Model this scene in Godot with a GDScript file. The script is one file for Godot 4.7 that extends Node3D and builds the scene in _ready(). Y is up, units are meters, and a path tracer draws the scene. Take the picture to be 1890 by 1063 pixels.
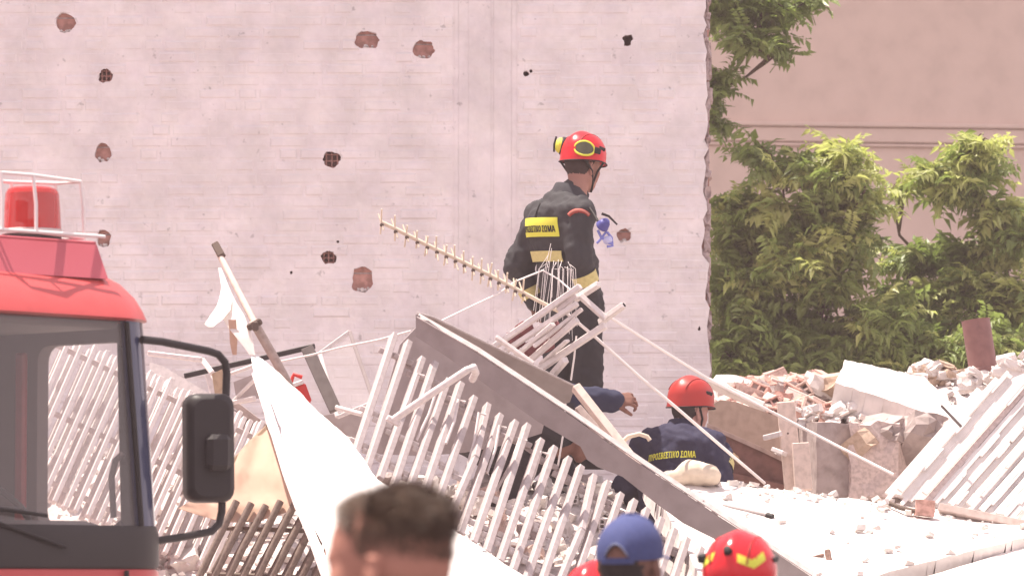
extends Node3D
# A collapsed building site in hard midday sun, seen through a long lens from eye height on the street.
const LENS := 8375.0
const PITCH := 0.0649
const EYE := Vector3(0, 1.6, 0)
const SUN_FROM := Vector3(-0.27, 0.95, -0.15)
var M := {}
var rng := RandomNumberGenerator.new()
var names := {}

# survey helper: the point on the site that the photograph shows at (u, v), d metres out along the lens axis
func at(u: float, v: float, d: float) -> Vector3:
	var s := sin(PITCH)
	var c := cos(PITCH)
	return EYE + Vector3((u - 945.0) / LENS * d, s * d + c * (531.5 - v) / LENS * d, -c * d + s * (531.5 - v) / LENS * d)
func onz(u: float, v: float, z: float) -> Vector3:
	var p := at(u, v, 1.0) - EYE
	return EYE + p * (z / p.z)
func numbered(called: String) -> String:
	if not names.has(called):
		names[called] = 0
		return called
	names[called] += 1
	return "%s_%03d" % [called, names[called]]
func thing(called: String, label: String, category: String, where := Vector3.ZERO, turn := 0.0, group := "") -> Node3D:
	var o := Node3D.new()
	o.name = numbered(called)
	add_child(o)
	o.position = where
	o.rotation.y = turn
	o.set_meta("kind", "thing")
	o.set_meta("label", label)
	o.set_meta("category", category)
	if group != "":
		o.set_meta("group", group)
	return o
func tag(o: Node, label: String, category: String, group := ""):
	o.set_meta("kind", "thing")
	o.set_meta("label", label)
	o.set_meta("category", category)
	if group != "":
		o.set_meta("group", group)
	return o
func put(called: String, mesh: Mesh, m: Material, parent: Node = null, xf := Transform3D.IDENTITY) -> MeshInstance3D:
	var o := MeshInstance3D.new()
	o.mesh = mesh
	o.material_override = m
	o.transform = xf
	if parent == null:
		o.name = numbered(called)
		add_child(o)
	else:
		o.name = called
		parent.add_child(o, true)
	return o
func copy_of(o: Node3D, label: String) -> Node3D:
	var c: Node3D = o.duplicate()
	c.name = numbered(String(o.name).rstrip("0123456789").rstrip("_"))
	add_child(c)
	c.set_meta("label", label)
	return c

# ---------------------------------------------------------------- mesh collector
class MB:
	var v := PackedVector3Array()
	var n := PackedVector3Array()
	var c := PackedColorArray()
	var use_color := false
	var col := Color(1, 1, 1)
	func tri(a: Vector3, b: Vector3, d: Vector3, out := Vector3.ZERO):
		var nn := (d - a).cross(b - a)
		if nn.length_squared() < 1e-16:
			return
		nn = nn.normalized()
		if out != Vector3.ZERO and nn.dot(out) < 0.0:
			var t := b
			b = d
			d = t
			nn = -nn
		v.append_array([a, b, d])
		n.append_array([nn, nn, nn])
		c.append_array([col, col, col])
	func quad(a: Vector3, b: Vector3, d: Vector3, e: Vector3, out := Vector3.ZERO):
		tri(a, b, d, out)
		tri(a, d, e, out)
	func stri(a: Vector3, b: Vector3, d: Vector3, na: Vector3, nb: Vector3, nd: Vector3):
		var nn := (d - a).cross(b - a)
		if nn.dot(na + nb + nd) < 0.0:
			v.append_array([a, d, b])
			n.append_array([na, nd, nb])
		else:
			v.append_array([a, b, d])
			n.append_array([na, nb, nd])
		c.append_array([col, col, col])
	func ctri(p: Array, q: Array, k: Array):
		var nn: Vector3 = (p[2] - p[0]).cross(p[1] - p[0])
		for i in ([0, 2, 1] if nn.dot(q[0] + q[1] + q[2]) < 0.0 else [0, 1, 2]):
			v.append(p[i])
			n.append(q[i])
			c.append(k[i])
	func mesh() -> ArrayMesh:
		var arr := []
		arr.resize(Mesh.ARRAY_MAX)
		arr[Mesh.ARRAY_VERTEX] = v
		arr[Mesh.ARRAY_NORMAL] = n
		if use_color:
			arr[Mesh.ARRAY_COLOR] = c
		var m := ArrayMesh.new()
		m.add_surface_from_arrays(Mesh.PRIMITIVE_TRIANGLES, arr)
		return m
	# chamfered box, centred, in the frame xf
	func box(xf: Transform3D, size: Vector3, ch := 0.0):
		var h := size * 0.5
		var ctr := xf.origin
		if ch <= 0.0:
			for ax in 3:
				for s in [-1.0, 1.0]:
					var q := []
					for k in [[-1, -1], [1, -1], [1, 1], [-1, 1]]:
						var p := Vector3.ZERO
						p[ax] = s * h[ax]
						p[(ax + 1) % 3] = k[0] * h[(ax + 1) % 3]
						p[(ax + 2) % 3] = k[1] * h[(ax + 2) % 3]
						q.append(xf * p)
					quad(q[0], q[1], q[2], q[3], (q[0] + q[2]) * 0.5 - ctr)
			return
		ch = minf(ch, minf(h.x, minf(h.y, h.z)) * 0.6)
		for ax in 3:
			var bx := (ax + 1) % 3
			var cx := (ax + 2) % 3
			for s in [-1.0, 1.0]:
				var q := []
				for k in [[-1, -1], [1, -1], [1, 1], [-1, 1]]:
					var p := Vector3.ZERO
					p[ax] = s * h[ax]
					p[bx] = k[0] * (h[bx] - ch)
					p[cx] = k[1] * (h[cx] - ch)
					q.append(xf * p)
				quad(q[0], q[1], q[2], q[3], (q[0] + q[2]) * 0.5 - ctr)
			for s in [-1.0, 1.0]:
				for t in [-1.0, 1.0]:
					var q := []
					for k in [[1, -1], [1, 1], [0, 1], [0, -1]]:
						var p := Vector3.ZERO
						p[ax] = k[1] * (h[ax] - ch)
						p[bx] = s * (h[bx] - (0.0 if k[0] == 1 else ch))
						p[cx] = t * (h[cx] - (ch if k[0] == 1 else 0.0))
						q.append(xf * p)
					quad(q[0], q[1], q[2], q[3], (q[0] + q[2]) * 0.5 - ctr)
		for sx in [-1.0, 1.0]:
			for sy in [-1.0, 1.0]:
				for sz in [-1.0, 1.0]:
					var a := xf * Vector3(sx * h.x, sy * (h.y - ch), sz * (h.z - ch))
					var b := xf * Vector3(sx * (h.x - ch), sy * h.y, sz * (h.z - ch))
					var d := xf * Vector3(sx * (h.x - ch), sy * (h.y - ch), sz * h.z)
					tri(a, b, d, (a + b + d) / 3.0 - ctr)
	# bar of rectangular section from a to b; w across, t along the hint direction
	func bar(a: Vector3, b: Vector3, w: float, t: float, hint := Vector3(0, 0, 1), ch := 0.004):
		var y := (b - a).normalized()
		var x := y.cross(hint).normalized()
		var z := x.cross(y).normalized()
		box(Transform3D(Basis(x, y, z), (a + b) * 0.5), Vector3(w, a.distance_to(b), t), ch)
	# round tube through points
	func tube(pts: Array, r0: float, r1 := -1.0, sides := 8, caps := true):
		if r1 < 0.0:
			r1 = r0
		var rings := []
		var nrm := []
		var side := Vector3.ZERO
		var total := pts.size()
		for i in total:
			var p: Vector3 = pts[i]
			var dir: Vector3 = ((pts[mini(i + 1, total - 1)] as Vector3) - (pts[maxi(i - 1, 0)] as Vector3)).normalized()
			if side == Vector3.ZERO:
				side = dir.cross(Vector3(0.31, 0.87, 0.38) if absf(dir.y) < 0.9 else Vector3(1, 0.1, 0.2)).normalized()
			else:
				side = (side - dir * side.dot(dir)).normalized()
			var up := dir.cross(side)
			var r := lerpf(r0, r1, float(i) / maxf(1.0, total - 1))
			var ring := []
			var rn := []
			for k in sides:
				var an := TAU * k / sides
				var q := side * cos(an) + up * sin(an)
				ring.append(p + q * r)
				rn.append(q)
			rings.append(ring)
			nrm.append(rn)
		for i in total - 1:
			for k in sides:
				var k2 := (k + 1) % sides
				stri(rings[i][k], rings[i + 1][k], rings[i + 1][k2], nrm[i][k], nrm[i + 1][k], nrm[i + 1][k2])
				stri(rings[i][k], rings[i + 1][k2], rings[i][k2], nrm[i][k], nrm[i + 1][k2], nrm[i][k2])
		if caps:
			for e in [0, total - 1]:
				var out: Vector3 = (pts[e] as Vector3) - (pts[1 if e == 0 else total - 2] as Vector3)
				for k in range(1, sides - 1):
					tri(rings[e][0], rings[e][k], rings[e][k + 1], out)
	# profile [radius, height] spun about y in frame xf
	func lathe(prof: Array, xf: Transform3D, seg := 20, smooth := true, squash := Vector2(1, 1)):
		for i in prof.size() - 1:
			var a: Vector2 = prof[i]
			var b: Vector2 = prof[i + 1]
			var dn := Vector2(b.y - a.y, a.x - b.x).normalized()
			for k in seg:
				var t0 := TAU * k / seg
				var t1 := TAU * (k + 1) / seg
				var p := []
				var q := []
				for e in [[a, t0], [b, t0], [b, t1], [a, t1]]:
					p.append(xf * Vector3(e[0].x * cos(e[1]) * squash.x, e[0].y, e[0].x * sin(e[1]) * squash.y))
					q.append((xf.basis * Vector3(dn.x * cos(e[1]), dn.y, dn.x * sin(e[1]))).normalized())
				if smooth:
					stri(p[0], p[1], p[2], q[0], q[1], q[2])
					stri(p[0], p[2], p[3], q[0], q[2], q[3])
				else:
					quad(p[0], p[1], p[2], p[3], q[0] + q[2])
	# plate: 2D outline (x right, y up) in frame xf, from z = 0 back to z = -depth
	func plate(poly: PackedVector2Array, depth: float, xf := Transform3D.IDENTITY, back := true):
		var tr := Geometry2D.triangulate_polygon(poly)
		var zf := xf.basis.z
		for i in range(0, tr.size(), 3):
			var p := []
			for k in 3:
				var q: Vector2 = poly[tr[i + k]]
				p.append(Vector3(q.x, q.y, 0))
			tri(xf * p[0], xf * p[1], xf * p[2], zf)
			if back:
				var o := Vector3(0, 0, -depth)
				tri(xf * (p[0] + o), xf * (p[1] + o), xf * (p[2] + o), -zf)
		var cw := Geometry2D.is_polygon_clockwise(poly)
		for i in poly.size():
			var a := poly[i]
			var b := poly[(i + 1) % poly.size()]
			var e := b - a
			var o2 := Vector2(-e.y, e.x) if cw else Vector2(e.y, -e.x)
			quad(xf * Vector3(a.x, a.y, 0), xf * Vector3(b.x, b.y, 0), xf * Vector3(b.x, b.y, -depth), xf * Vector3(a.x, a.y, -depth), xf.basis * Vector3(o2.x, o2.y, 0))
	# broken lump: a box grid pushed about
	func lump(xf: Transform3D, size: Vector3, jag: float, r: RandomNumberGenerator, div := 2, roundness := 0.35):
		var pts := {}
		var key := func(i, j, k): return i * 100 + j * 10 + k
		for i in div + 1:
			for j in div + 1:
				for k in div + 1:
					if i in [0, div] or j in [0, div] or k in [0, div]:
						var p := Vector3(float(i) / div - 0.5, float(j) / div - 0.5, float(k) / div - 0.5)
						p = p.lerp(p.normalized() * 0.5, roundness)
						p += Vector3(r.randf_range(-1, 1), r.randf_range(-1, 1), r.randf_range(-1, 1)) * jag
						pts[key.call(i, j, k)] = xf * (p * size)
		for ax in 3:
			for s in [0, div]:
				for i in div:
					for j in div:
						var q := []
						for e in [[0, 0], [1, 0], [1, 1], [0, 1]]:
							var id := [0, 0, 0]
							id[ax] = s
							id[(ax + 1) % 3] = i + e[0]
							id[(ax + 2) % 3] = j + e[1]
							q.append(pts[key.call(id[0], id[1], id[2])])
						var out: Vector3 = (q[0] + q[2]) * 0.5 - xf.origin
						if r.randf() < 0.5:
							tri(q[0], q[1], q[2], out)
							tri(q[0], q[2], q[3], out)
						else:
							tri(q[0], q[1], q[3], out)
							tri(q[1], q[2], q[3], out)
	# sheet over a grid of points [row][col], smooth, with thickness
	func sheet(rows: Array, thick := 0.0):
		var nr := rows.size()
		var nc: int = rows[0].size()
		var nn := []
		for i in nr:
			var line := []
			for j in nc:
				var du: Vector3 = (rows[i][mini(j + 1, nc - 1)] as Vector3) - (rows[i][maxi(j - 1, 0)] as Vector3)
				var dv: Vector3 = (rows[mini(i + 1, nr - 1)][j] as Vector3) - (rows[maxi(i - 1, 0)][j] as Vector3)
				line.append(dv.cross(du).normalized())
			nn.append(line)
		for i in nr - 1:
			for j in nc - 1:
				stri(rows[i][j], rows[i][j + 1], rows[i + 1][j + 1], nn[i][j], nn[i][j + 1], nn[i + 1][j + 1])
				stri(rows[i][j], rows[i + 1][j + 1], rows[i + 1][j], nn[i][j], nn[i + 1][j + 1], nn[i + 1][j])
				if thick > 0.0:
					var o00: Vector3 = rows[i][j] - nn[i][j] * thick
					var o01: Vector3 = rows[i][j + 1] - nn[i][j + 1] * thick
					var o11: Vector3 = rows[i + 1][j + 1] - nn[i + 1][j + 1] * thick
					var o10: Vector3 = rows[i + 1][j] - nn[i + 1][j] * thick
					stri(o00, o01, o11, -nn[i][j], -nn[i][j + 1], -nn[i + 1][j + 1])
					stri(o00, o11, o10, -nn[i][j], -nn[i + 1][j + 1], -nn[i + 1][j])
		if thick > 0.0:
			for i in nr - 1:
				for j in [0, nc - 1]:
					quad(rows[i][j], rows[i + 1][j], rows[i + 1][j] - nn[i + 1][j] * thick, rows[i][j] - nn[i][j] * thick, (rows[i][j] as Vector3) - (rows[i][1 if j == 0 else nc - 2] as Vector3))
			for j in nc - 1:
				for i in [0, nr - 1]:
					quad(rows[i][j], rows[i][j + 1], rows[i][j + 1] - nn[i][j + 1] * thick, rows[i][j] - nn[i][j] * thick, (rows[i][j] as Vector3) - (rows[1 if i == 0 else nr - 2][j] as Vector3))

# ---------------------------------------------------------------- materials
func noise_tex(seed_: int, freq: float, stops: Array, octaves := 4, size := 512, kind := FastNoiseLite.TYPE_SIMPLEX_SMOOTH) -> NoiseTexture2D:
	var f := FastNoiseLite.new()
	f.seed = seed_
	f.noise_type = kind
	f.frequency = freq
	f.fractal_octaves = octaves
	var g := Gradient.new()
	var offs := PackedFloat32Array()
	var cols := PackedColorArray()
	for s in stops:
		offs.append(s[0])
		cols.append((s[1] as Color).linear_to_srgb())
	g.offsets = offs
	g.colors = cols
	var t := NoiseTexture2D.new()
	t.width = size
	t.height = size
	t.seamless = true
	t.noise = f
	t.color_ramp = g
	return t
func bump_tex(seed_: int, freq: float, strength: float, octaves := 4, size := 512) -> NoiseTexture2D:
	var f := FastNoiseLite.new()
	f.seed = seed_
	f.frequency = freq
	f.fractal_octaves = octaves
	var t := NoiseTexture2D.new()
	t.width = size
	t.height = size
	t.seamless = true
	t.noise = f
	t.as_normal_map = true
	t.bump_strength = strength
	return t
# plain colour (linear) material, triplanar grain between two tones when spread > 0
func mat(key: String, c: Color, rough := 0.9, spread := 0.0, scale := 1.0, bump := 0.0, metallic := 0.0) -> StandardMaterial3D:
	var m := StandardMaterial3D.new()
	m.roughness = rough
	m.metallic = metallic
	m.metallic_specular = 0.35
	if spread > 0.0:
		var a := Color(c.r * (1 - spread), c.g * (1 - spread * 1.05), c.b * (1 - spread * 1.1))
		var b := Color(minf(1, c.r * (1 + spread * 0.6)), minf(1, c.g * (1 + spread * 0.6)), minf(1, c.b * (1 + spread * 0.6)))
		m.albedo_texture = noise_tex(key.hash() % 9999, 0.012, [[0.2, a], [0.5, c], [0.8, b]], 5)
		m.uv1_triplanar = true
		m.uv1_world_triplanar = true
		m.uv1_scale = Vector3.ONE * scale
	else:
		m.albedo_color = c.linear_to_srgb()
	if bump > 0.0:
		m.normal_enabled = true
		m.normal_texture = bump_tex(key.hash() % 7777, 0.03, bump)
		m.uv1_triplanar = true
		m.uv1_world_triplanar = true
		m.uv1_scale = Vector3.ONE * scale
	M[key] = m
	return m

func poly_from(pts: Array) -> PackedVector2Array:
	var p := PackedVector2Array()
	for q in pts:
		p.append(q)
	return p

# ---------------------------------------------------------------- the painted brick wall
const WALL_Z := -28.0
func blob(c: Vector2, rx: float, ry: float, nv: int, rough: float, square := 0.0) -> PackedVector2Array:
	var p := PackedVector2Array()
	for i in nv:
		var a := TAU * i / nv
		var q := Vector2(cos(a), sin(a))
		var sq := q / maxf(absf(q.x), absf(q.y))
		q = q.lerp(sq * 0.92, square) * (1.0 + rng.randf_range(-rough, rough))
		p.append(c + Vector2(q.x * rx, q.y * ry))
	return p
func cut(rect: Rect2, holes: Array, out: Array):
	var res := [PackedVector2Array([rect.position, Vector2(rect.end.x, rect.position.y), rect.end, Vector2(rect.position.x, rect.end.y)])]
	for h in holes:
		if not rect.intersects(h.box):
			continue
		var nxt := []
		for p in res:
			for q in Geometry2D.clip_polygons(p, h.poly):
				if Geometry2D.is_polygon_clockwise(q) and not Geometry2D.is_polygon_clockwise(p):
					var c: Vector2 = h.c
					if rect.has_point(c):
						for r in [Rect2(rect.position, c - rect.position), Rect2(c, rect.end - c), Rect2(Vector2(c.x, rect.position.y), Vector2(rect.end.x - c.x, c.y - rect.position.y)), Rect2(Vector2(rect.position.x, c.y), Vector2(c.x - rect.position.x, rect.end.y - c.y))]:
							if r.size.x > 0.001 and r.size.y > 0.001:
								cut(r, holes, out)
					return
				nxt.append(q)
		res = nxt
	for p in res:
		out.append(p)
func shrunk(p: PackedVector2Array, by: float) -> PackedVector2Array:
	var r := Geometry2D.offset_polygon(p, -by)
	var best := PackedVector2Array()
	for q in r:
		if q.size() > best.size() or best.is_empty():
			best = q
	return best
# a brick: chamfered slab standing out of the mortar
func brick_into(mb: MB, p: PackedVector2Array, z0: float, z1: float, tilt: Vector2):
	var c := Vector2.ZERO
	for q in p:
		c += q
	c /= p.size()
	var f := PackedVector2Array()
	for q in p:
		var d := q - c
		f.append(c + Vector2(d.x - signf(d.x) * minf(0.013, absf(d.x) * 0.5), d.y - signf(d.y) * minf(0.012, absf(d.y) * 0.5)))
	var tr := Geometry2D.triangulate_polygon(f)
	for i in range(0, tr.size(), 3):
		var w := []
		for k in 3:
			var q: Vector2 = f[tr[i + k]]
			w.append(Vector3(q.x, q.y, z1 + tilt.dot(q - c)))
		mb.tri(w[0], w[1], w[2], Vector3(0, 0, 1))
	var n := p.size()
	for i in n:
		var j := (i + 1) % n
		var out := (p[i] + p[j]) * 0.5 - c
		mb.quad(Vector3(p[i].x, p[i].y, z0), Vector3(p[j].x, p[j].y, z0), Vector3(f[j].x, f[j].y, z1 + tilt.dot(f[j] - c)), Vector3(f[i].x, f[i].y, z1 + tilt.dot(f[i] - c)), Vector3(out.x, out.y, 0.3))
func build_wall():
	rng.seed = 11
	var w := thing("brick_wall", "white painted brick wall with round holes and a ragged right edge", "wall", Vector3(0, 0, WALL_Z))
	var px := 28.0 / LENS
	var holes := []
	# u, v, width, height (photo pixels), squareness, kind: 0 brick face behind, 1 hollow block cells, 2 open dark
	var spec := [[120, 43, 37, 41, 0.15, 0], [193, 139, 27, 30, 0.6, 1], [189, 281, 31, 38, 0.1, 0], [191, 440, 25, 33, 0.5, 0], [677, 74, 46, 37, 0.35, 0], [782, 91, 41, 38, 0.1, 0], [612, 295, 35, 36, 0.05, 1], [606, 474, 30, 27, 0.1, 1], [668, 516, 40, 47, 0.55, 0], [1159, 76, 21, 25, 0.9, 2], [1152, 434, 27, 29, 0.1, 0], [971, 136, 11, 10, 0.2, 2], [980, 131, 6, 7, 0.1, 2], [10, 378, 12, 18, 0.2, 2], [1291, 606, 6, 9, 0.3, 2], [623, 446, 5, 5, 0.1, 2], [537, 503, 5, 6, 0.1, 2]]
	for s in spec:
		var p := onz(s[0], s[1], WALL_Z)
		var b := blob(Vector2(p.x, p.y), s[2] * px * 0.5, s[3] * px * 0.5, 19, 0.12, s[4])
		if Geometry2D.is_polygon_clockwise(b):
			b.reverse()
		var bb := Rect2(b[0], Vector2.ZERO)
		for q in b:
			bb = bb.expand(q)
		holes.append({"poly": b, "box": bb, "c": Vector2(p.x, p.y), "kind": s[5], "r": s[2] * px})
	var right := onz(1303, 400, WALL_Z).x
	# ragged right edge: everything beyond it is cut away
	var edge := PackedVector2Array()
	var yy := -0.5
	while yy < 9.6:
		edge.append(Vector2(right + sin(yy * 3.1) * 0.012 + rng.randf_range(-0.016, 0.016) + (0.02 if yy < 3.6 else 0.0), yy))
		yy += 0.055
	edge.append(Vector2(right + 2.0, 9.6))
	edge.append(Vector2(right + 2.0, -0.5))
	if Geometry2D.is_polygon_clockwise(edge):
		edge.reverse()
	var edge_hole := {"poly": edge, "box": Rect2(right - 0.06, -0.5, 2.1, 10.2), "c": Vector2(right + 1.0, 3), "kind": 0, "r": 1.0}
	var all_holes := holes + [edge_hole]
	var deep := holes.filter(func(h): return h.kind > 0)
	var left := -9.0
	# mortar bed (front skin under the bricks) and the core wall behind it
	var mortar := MB.new()
	var core := MB.new()
	var x := left
	while x < right + 0.2:
		var y := 0.0
		while y < 9.0:
			var out := []
			cut(Rect2(x, y, 0.5, 0.5), all_holes, out)
			for p in out:
				mortar.plate(p, 0.055, Transform3D.IDENTITY, false)
			out = []
			cut(Rect2(x, y, 0.5, 0.5), deep + [{"poly": PackedVector2Array([Vector2(right + 0.025, -1), Vector2(right + 3, -1), Vector2(right + 3, 11), Vector2(right + 0.025, 11)]), "box": Rect2(right + 0.025, -1, 3, 12), "c": Vector2(right + 1, 3)}], out)
			for p in out:
				core.plate(p, 0.16, Transform3D(Basis.IDENTITY, Vector3(0, 0, -0.05)), false)
			y += 0.5
		x += 0.5
	core.box(Transform3D(Basis.IDENTITY, Vector3((left + right) * 0.5, 4.5, -0.27)), Vector3(right - left, 9.0, 0.1), 0.0)
	put("mortar", mortar.mesh(), M.paint, w)
	put("core", core.mesh(), M.terracotta, w)
	# broken end of the core: stubs of brick standing out of the edge
	for i in 84:
		var y2 := 1.6 + i * 0.055
		var e := MB.new()
		e.lump(Transform3D(Basis.IDENTITY, Vector3(right + 0.012 + rng.randf_range(-0.012, 0.01), y2, -0.13)), Vector3(rng.randf_range(0.02, 0.055), rng.randf_range(0.04, 0.11), 0.2), 0.1, rng, 2, 0.1)
		put("broken_brick_end", e.mesh(), M.broken_edge, w)
	# bricks
	var rest := MB.new()
	var colu0 := onz(838, 300, WALL_Z).x
	var colu1 := onz(953, 300, WALL_Z).x
	var made := 0
	var row := 0
	var y := 1.35
	while y < 6.0:
		var bx := -5.2 + rng.randf_range(0.0, 0.2)
		var wob := rng.randf_range(-0.003, 0.003)
		while bx < right + 0.05:
			var ln: float = 0.235 if rng.randf() < 0.62 else 0.115
			var bh := rng.randf_range(0.061, 0.068)
			var r := Rect2(bx, y + wob + rng.randf_range(-0.002, 0.002), ln, bh)
			bx += ln + rng.randf_range(0.007, 0.013)
			if r.end.x > colu0 and r.position.x < colu1:
				if r.position.x < colu0 - 0.05:
					r.size.x = colu0 - 0.004 - r.position.x
				elif r.end.x > colu1 + 0.05:
					r.size.x = r.end.x - colu1 - 0.004
					r.position.x = colu1 + 0.004
				else:
					continue
			var out := []
			cut(r, all_holes, out)
			var zf := 0.0034 + rng.randf_range(-0.003, 0.0035) + (rng.randf_range(-0.003, 0.0045) if rng.randf() < 0.25 else 0.0)
			var tilt := Vector2(rng.randf_range(-0.018, 0.018), rng.randf_range(-0.05, 0.05))
			for p in out:
				if p.size() < 3:
					continue
				var single := r.position.x > -1.75 and y > 2.75 and y < 5.25 and made < 300 and out.size() == 1 and not (absf(r.position.x - 0.42) < 0.22 and y < 4.5 and y > 2.7)
				if single and r.position.x < -0.35 and r.position.x > -1.2 and y < 4.0:
					single = rng.randf() < 0.5
				if single:
					var one := MB.new()
					brick_into(one, p, -0.002, zf, tilt)
					put("brick", one.mesh(), M.paint, w)
					made += 1
				else:
					brick_into(rest, p, -0.002, zf, tilt)
		y += 0.0755
		row += 1
	put("bricks", rest.mesh(), M.paint, w).set_meta("kind", "stuff")
	# smooth rendered column between the brick panels
	var cuts := [838, 846, 864, 906, 911, 944, 953]
	for i in cuts.size() - 1:
		var a := onz(cuts[i], 300, WALL_Z).x
		var b := onz(cuts[i + 1], 300, WALL_Z).x
		var pc := MB.new()
		var zt: float = [0.005, 0.0068, 0.0060, 0.0038, 0.0064, 0.0052][i]
		var ys := 0.5
		while ys < 8.9:
			var hgt := 8.5
			pc.box(Transform3D(Basis(Vector3(0, 1, 0), rng.randf_range(-0.012, 0.012)), Vector3((a + b) * 0.5, ys + hgt * 0.5, zt * 0.5 + rng.randf_range(-0.001, 0.001))), Vector3(b - a - 0.0006, hgt - 0.002, zt), 0.0008)
			ys += hgt
		put("render_strip", pc.mesh(), M.paint, w)
	# what shows inside the hollow-block holes
	for h in holes:
		if h.kind == 1:
			var wb := MB.new()
			var hb: Rect2 = h.box
			for k in 3:
				wb.box(Transform3D(Basis.IDENTITY, Vector3(hb.position.x + hb.size.x * (0.2 + 0.3 * k), hb.get_center().y, -0.085)), Vector3(0.009, hb.size.y * 1.1, 0.05), 0.001)
				wb.box(Transform3D(Basis.IDENTITY, Vector3(hb.get_center().x, hb.position.y + hb.size.y * (0.18 + 0.32 * k), -0.087)), Vector3(hb.size.x * 1.1, 0.009, 0.046), 0.001)
			wb.box(Transform3D(Basis.IDENTITY, Vector3(hb.get_center().x, hb.get_center().y, -0.125)), Vector3(hb.size.x * 1.15, hb.size.y * 1.15, 0.02), 0.0)
			put("hollow_block", wb.mesh(), M.terracotta, w)
		elif h.kind == 0:
			# mortar crumbs lying on the lower lip of the hole, and a joint line across the brick behind
			var hb: Rect2 = h.box
			for k in 5:
				var cr := MB.new()
				cr.lump(Transform3D(Basis.from_euler(Vector3(rng.randf(), rng.randf(), rng.randf())), Vector3(hb.get_center().x + rng.randf_range(-0.28, 0.28) * hb.size.x, hb.position.y + hb.size.y * rng.randf_range(0.1, 0.2), -0.03)), Vector3.ONE * rng.randf_range(0.012, 0.025), 0.15, rng)
				put("mortar_crumb", cr.mesh(), M.plaster, w)
			var jl := MB.new()
			jl.box(Transform3D(Basis.IDENTITY, Vector3(hb.get_center().x, hb.position.y + hb.size.y * rng.randf_range(0.72, 0.85), -0.049)), Vector3(hb.size.x * 0.9, 0.009, 0.006), 0.001)
			put("joint", jl.mesh(), M.broken_edge, w)

func build_far_house():
	var z := -45.0
	var o := thing("plastered_building", "plain beige plastered house wall beyond the trees with a raised band", "building", Vector3(0, 0, z))
	var a := onz(1330, 240, z)
	var wmb := MB.new()
	wmb.box(Transform3D(Basis.IDENTITY, Vector3(4.5, 6.5, -0.5)), Vector3(16, 13, 1.0), 0.01)
	put("wall", wmb.mesh(), M.beige, o)
	var band := MB.new()
	var yb := onz(1600, 252, z).y
	var tilt := Basis(Vector3(0, 0, 1), -0.012)
	band.box(Transform3D(tilt, Vector3(4.5, yb, 0.02)), Vector3(16, 0.15, 0.05), 0.012)
	put("string_course", band.mesh(), M.beige, o)
	var lip := MB.new()
	lip.box(Transform3D(tilt, Vector3(4.5, yb + 0.1, 0.03)), Vector3(16, 0.045, 0.08), 0.01)
	lip.box(Transform3D(tilt, Vector3(4.5, yb - 0.1, 0.015)), Vector3(16, 0.03, 0.045), 0.008)
	put("moulding", lip.mesh(), M.beige, o)
	var m2 := MB.new()
	m2.box(Transform3D(Basis.IDENTITY, Vector3(4.5, 13.1, -0.4)), Vector3(16.4, 0.25, 1.4), 0.03)
	put("parapet", m2.mesh(), M.beige, o)

# ---------------------------------------------------------------- ground and mound
var hump := FastNoiseLite.new()
func mound_h(x: float, d: float) -> float:
	d -= smoothstep(-1.2, -3.5, x) * 2.2 * smoothstep(26.5, 23.5, d)
	var t := smoothstep(18.6, 22.3, d)
	var h := t * 1.5 + smoothstep(22.0, 25.0, d) * 0.6
	h += smoothstep(-0.6, -2.6, x) * smoothstep(22.5, 26.0, d) * 0.25
	h += smoothstep(0.9, 2.4, x) * smoothstep(25.5, 26.6, d) * 0.66
	h -= smoothstep(29.0, 33.0, d) * 1.2
	h -= smoothstep(0.5, 0.95, x) * 0.34 * smoothstep(26.0, 25.3, d)
	h *= smoothstep(9.0, 6.5, absf(x))
	h += (hump.get_noise_2d(x * 38.0, d * 38.0) * 0.12 + hump.get_noise_2d(x * 150.0, d * 150.0) * 0.035) * t
	return h
func build_ground():
	hump.seed = 5
	hump.frequency = 0.02
	hump.fractal_octaves = 4
	var g := MB.new()
	g.quad(Vector3(-300, 0, 60), Vector3(300, 0, 60), Vector3(300, 0, -500), Vector3(-300, 0, -500), Vector3.UP)
	put("ground", g.mesh(), M.asphalt).set_meta("kind", "structure")
	var rows := []
	var d := 16.2
	while d < 33.4:
		var line := []
		var x := -9.2
		while x < 9.3:
			line.append(Vector3(x, mound_h(x, d) - 0.02, -d))
			x += 0.115
		rows.append(line)
		d += 0.115
	var m := MB.new()
	m.sheet(rows)
	put("rubble_mound", m.mesh(), M.dust).set_meta("kind", "structure")

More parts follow.
